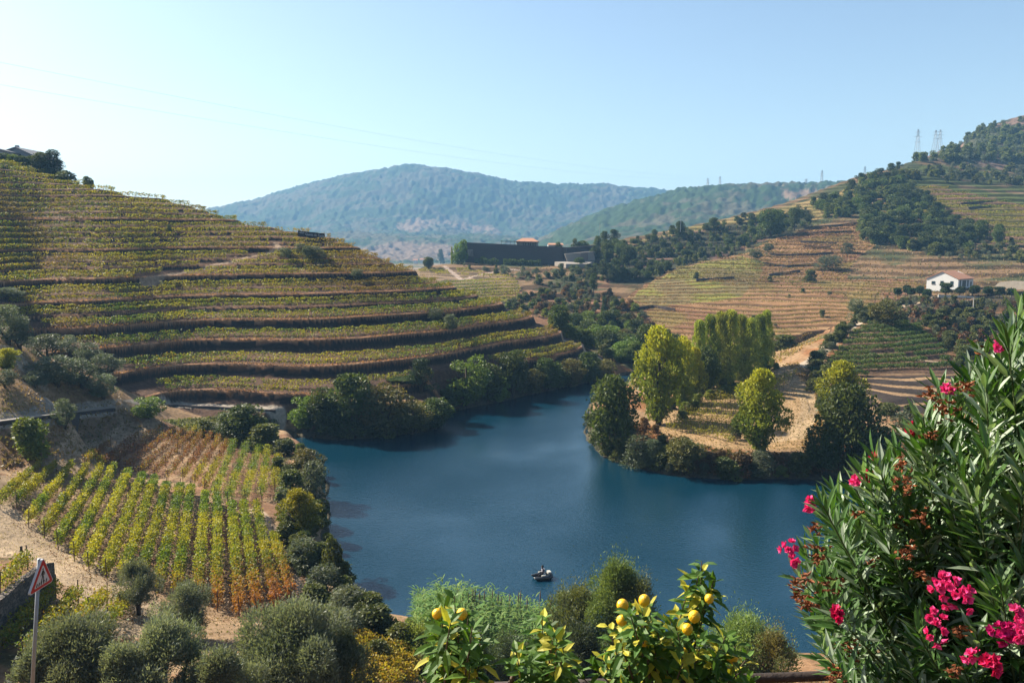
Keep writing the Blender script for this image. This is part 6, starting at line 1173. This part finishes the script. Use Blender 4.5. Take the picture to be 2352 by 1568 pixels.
def pylon(u, vb, vt, d, label, w=6.0):
    b = pw(u, vb, d); H = (pw(u, vt, d)-b).z; t = thing('pylon', label, 'pylon', b); mb = MB(); n = 9
    wd = lambda s: w*(1-s)**1.1*.5+.45; rr = .16*d/900
    for sx, sy in ((1, 1), (-1, 1), (1, -1), (-1, -1)): mb.tube([(sx*wd(s), sy*wd(s), -3+s*(H+3)) for s in (0, .3, .6, 1)], rr, 4)
    for i in range(n):
        s0, s1 = i/n, (i+1)/n
        for f_ in ((1, 0), (-1, 0), (0, 1), (0, -1)):
            z0, z1 = -3+s0*(H+3), -3+s1*(H+3)
            if f_[0]: A = (f_[0]*wd(s0), -wd(s0), z0); Bq = (f_[0]*wd(s1), wd(s1), z1)
            else: A = (-wd(s0), f_[1]*wd(s0), z0); Bq = (wd(s1), f_[1]*wd(s1), z1)
            mb.tube([A, Bq], rr*.6, 3)
    mb.build('tower', M['galv'], t)
    for s, aw in ((.60, 3.8), (.76, 4.6), (.9, 3.4)): MB().tube([(-aw, 0, H*s), (0, 0, H*s+.8), (aw, 0, H*s)], rr*.9, 4).build('crossarm', M['galv'], t)
pylon(2105, 372, 297, 900, 'lattice power pylon left of the other two above the right hill'); pylon(2147, 350, 299, 1000, 'middle lattice pylon above the right hill'); pylon(2157, 350, 298, 1010, 'right lattice pylon close beside the middle one')
for u, vb, vt, lab in [(1625, 438, 409, 'distant pylon left on the blue ridge'), (1653, 436, 405, 'distant pylon second from the left on the blue ridge'), (1851, 426, 411, 'small distant pylon in the middle of the blue ridge'), (1887, 424, 391, 'taller distant pylon on the blue ridge'), (1985, 420, 382, 'slim mast where the blue ridge meets the right hill')]: pylon(u, vb, vt, 1640, lab, 5)
mb_list = [((-260, 92), (900, 290), (1653, 408)), ((-260, 150), (900, 335), (1625, 412))]
for i, (a_, b_, c_) in enumerate(mb_list):
    A, C_ = pw(*a_, 380), pw(*c_, 1640); pts = [A.lerp(C_, t)-Vector((0, 0, 14*4*t*(1-t)))-A for t in np.linspace(0, 1, 24)]
    o_ = MB().tube(pts, .045, 4).build('power_line', M['galv'], None, loc=A); tag(o_, ['upper power cable crossing the sky', 'lower power cable crossing the sky', 'short power cable above the blue ridge'][i], 'cable')
# ---------------------------------------------------------------- angler in a float boat
def skin(name, joints, bones, mat, parent, sub=1):
    me = bpy.data.meshes.new(name); me.from_pydata([j[:3] for j in joints], bones, []); ob = bpy.data.objects.new(name, me); COL.objects.link(ob); md = ob.modifiers.new('s', 'SKIN'); md.use_smooth_shade = True; md2 = ob.modifiers.new('u', 'SUBSURF'); md2.levels = sub; md2.render_levels = sub
    for i, j in enumerate(joints): ob.data.skin_vertices[0].data[i].radius = (j[3], j[3])
    ob.data.skin_vertices[0].data[0].use_root = True; dg = bpy.context.evaluated_depsgraph_get(); m2 = bpy.data.meshes.new_from_object(ob.evaluated_get(dg)); bpy.data.objects.remove(ob); return link(name, m2, mat, parent)
bx, by, _ = Z(1247, 1327, 0); bo = thing('float_boat', 'small dark inflatable float boat on the river', 'boat', (float(bx), float(by), .02), math.radians(198)); M['rubber'] = simple('dark_rubber', (.03, .032, .034), .3, .6); M['palebag'] = simple('pale_bag', (.5, .5, .46), .6, .3)
for s in (-1, 1): MB().tube([(-.85, s*.45, .26), (-.7, s*.45, .19), (-.3, s*.47, .17), (.4, s*.47, .17), (.8, s*.42, .19), (1.05, s*.34, .30)], [.07, .16, .2, .2, .16, .05], 12).build('pontoon', M['rubber'], bo, True)
MB().tube([(-.72, -.45, .24), (-.85, 0, .26), (-.72, .45, .24)], .15, 10).build('stern_tube', M['rubber'], bo, True); MB().box((-.05, 0, .34), (.5, .7, .08)).build('seat', M['rubber'], bo); MB().box((-.62, 0, .50), (.3, .5, .22)).build('bag', M['palebag'], bo)
for s in (-1, 1): MB().box((.1, s*.47, .42), (.4, .16, .10)).build('side_pocket', M['palebag'], bo)
ps = thing('person', 'person in dark clothing seated in the float boat', 'person', (float(bx), float(by), .40), math.radians(198))
J = [(0, 0, .10, .13), (0, 0, .32, .13), (.02, 0, .50, .14), (.03, 0, .60, .055), (.04, 0, .74, .10), (.04, 0, .84, .08), (.02, .19, .52, .06), (.10, .25, .32, .045), (.32, .16, .33, .035), (.40, .14, .35, .04), (.02, -.19, .52, .06), (.10, -.25, .32, .045), (.32, -.12, .33, .035), (.40, -.10, .35, .04), (.05, .11, .08, .09), (.42, .15, .12, .07), (.50, .16, -.22, .045), (.60, .16, -.28, .04), (.05, -.11, .08, .09), (.42, -.15, .12, .07), (.50, -.16, -.22, .045), (.60, -.16, -.28, .04)]
skin('body', J, [(0, 1), (1, 2), (2, 3), (3, 4), (4, 5), (2, 6), (6, 7), (7, 8), (8, 9), (2, 10), (10, 11), (11, 12), (12, 13), (0, 14), (14, 15), (15, 16), (16, 17), (0, 18), (18, 19), (19, 20), (20, 21)], simple('dark_clothing', (.03, .032, .045), .8, .2), ps)
MB().ball((.04, 0, .82), .115, 12, 8, (1, .95, .8)).build('cap', simple('black_cap', (.008, .008, .012), .8, .2), ps, True); MB().ball((.10, 0, .74), .075, 10, 8, (.7, .9, 1.15)).build('face', simple('skin', (.45, .27, .19), .6, .3), ps, True); MB().box((-.02, 0, .38), (.29, .30, .28)).build('vest', simple('grey_vest', (.32, .31, .36), .8, .2), ps)
rod = MB().tube([(0, 0, 0), (.8, .05, .5), (1.7, .1, .8)], [.012, .008, .003], 5).build('fishing_rod', M['signblack'], None, loc=(float(bx)-.42, float(by)-.02, .74)); rod.rotation_euler = (0, 0, math.radians(200)); tag(rod, 'thin fishing rod held by the person in the float boat', 'fishing rod')
st = hit_on(Hf, 50, 1275); tag(MB().box((0, 0, .35), (.14, .14, .9)).build('wooden_stake', M['rail'], None, loc=st), 'short dark wooden stake beside the dirt track above the sign', 'stake')
# ---------------------------------------------------------------- haze
m, nt, out = newmat('haze'); pv = nd(nt, 'ShaderNodeVolumePrincipled'); pv.inputs['Color'].default_value = (.29, .60, 1.0, 1); pv.inputs['Density'].default_value = .00016; pv.inputs['Anisotropy'].default_value = .1
nt.links.new(pv.outputs[0], out.inputs['Volume'])
tag(MB().box((0, 2180, 188), (12000, 4900, 396)).build('haze', m), kind='stuff')
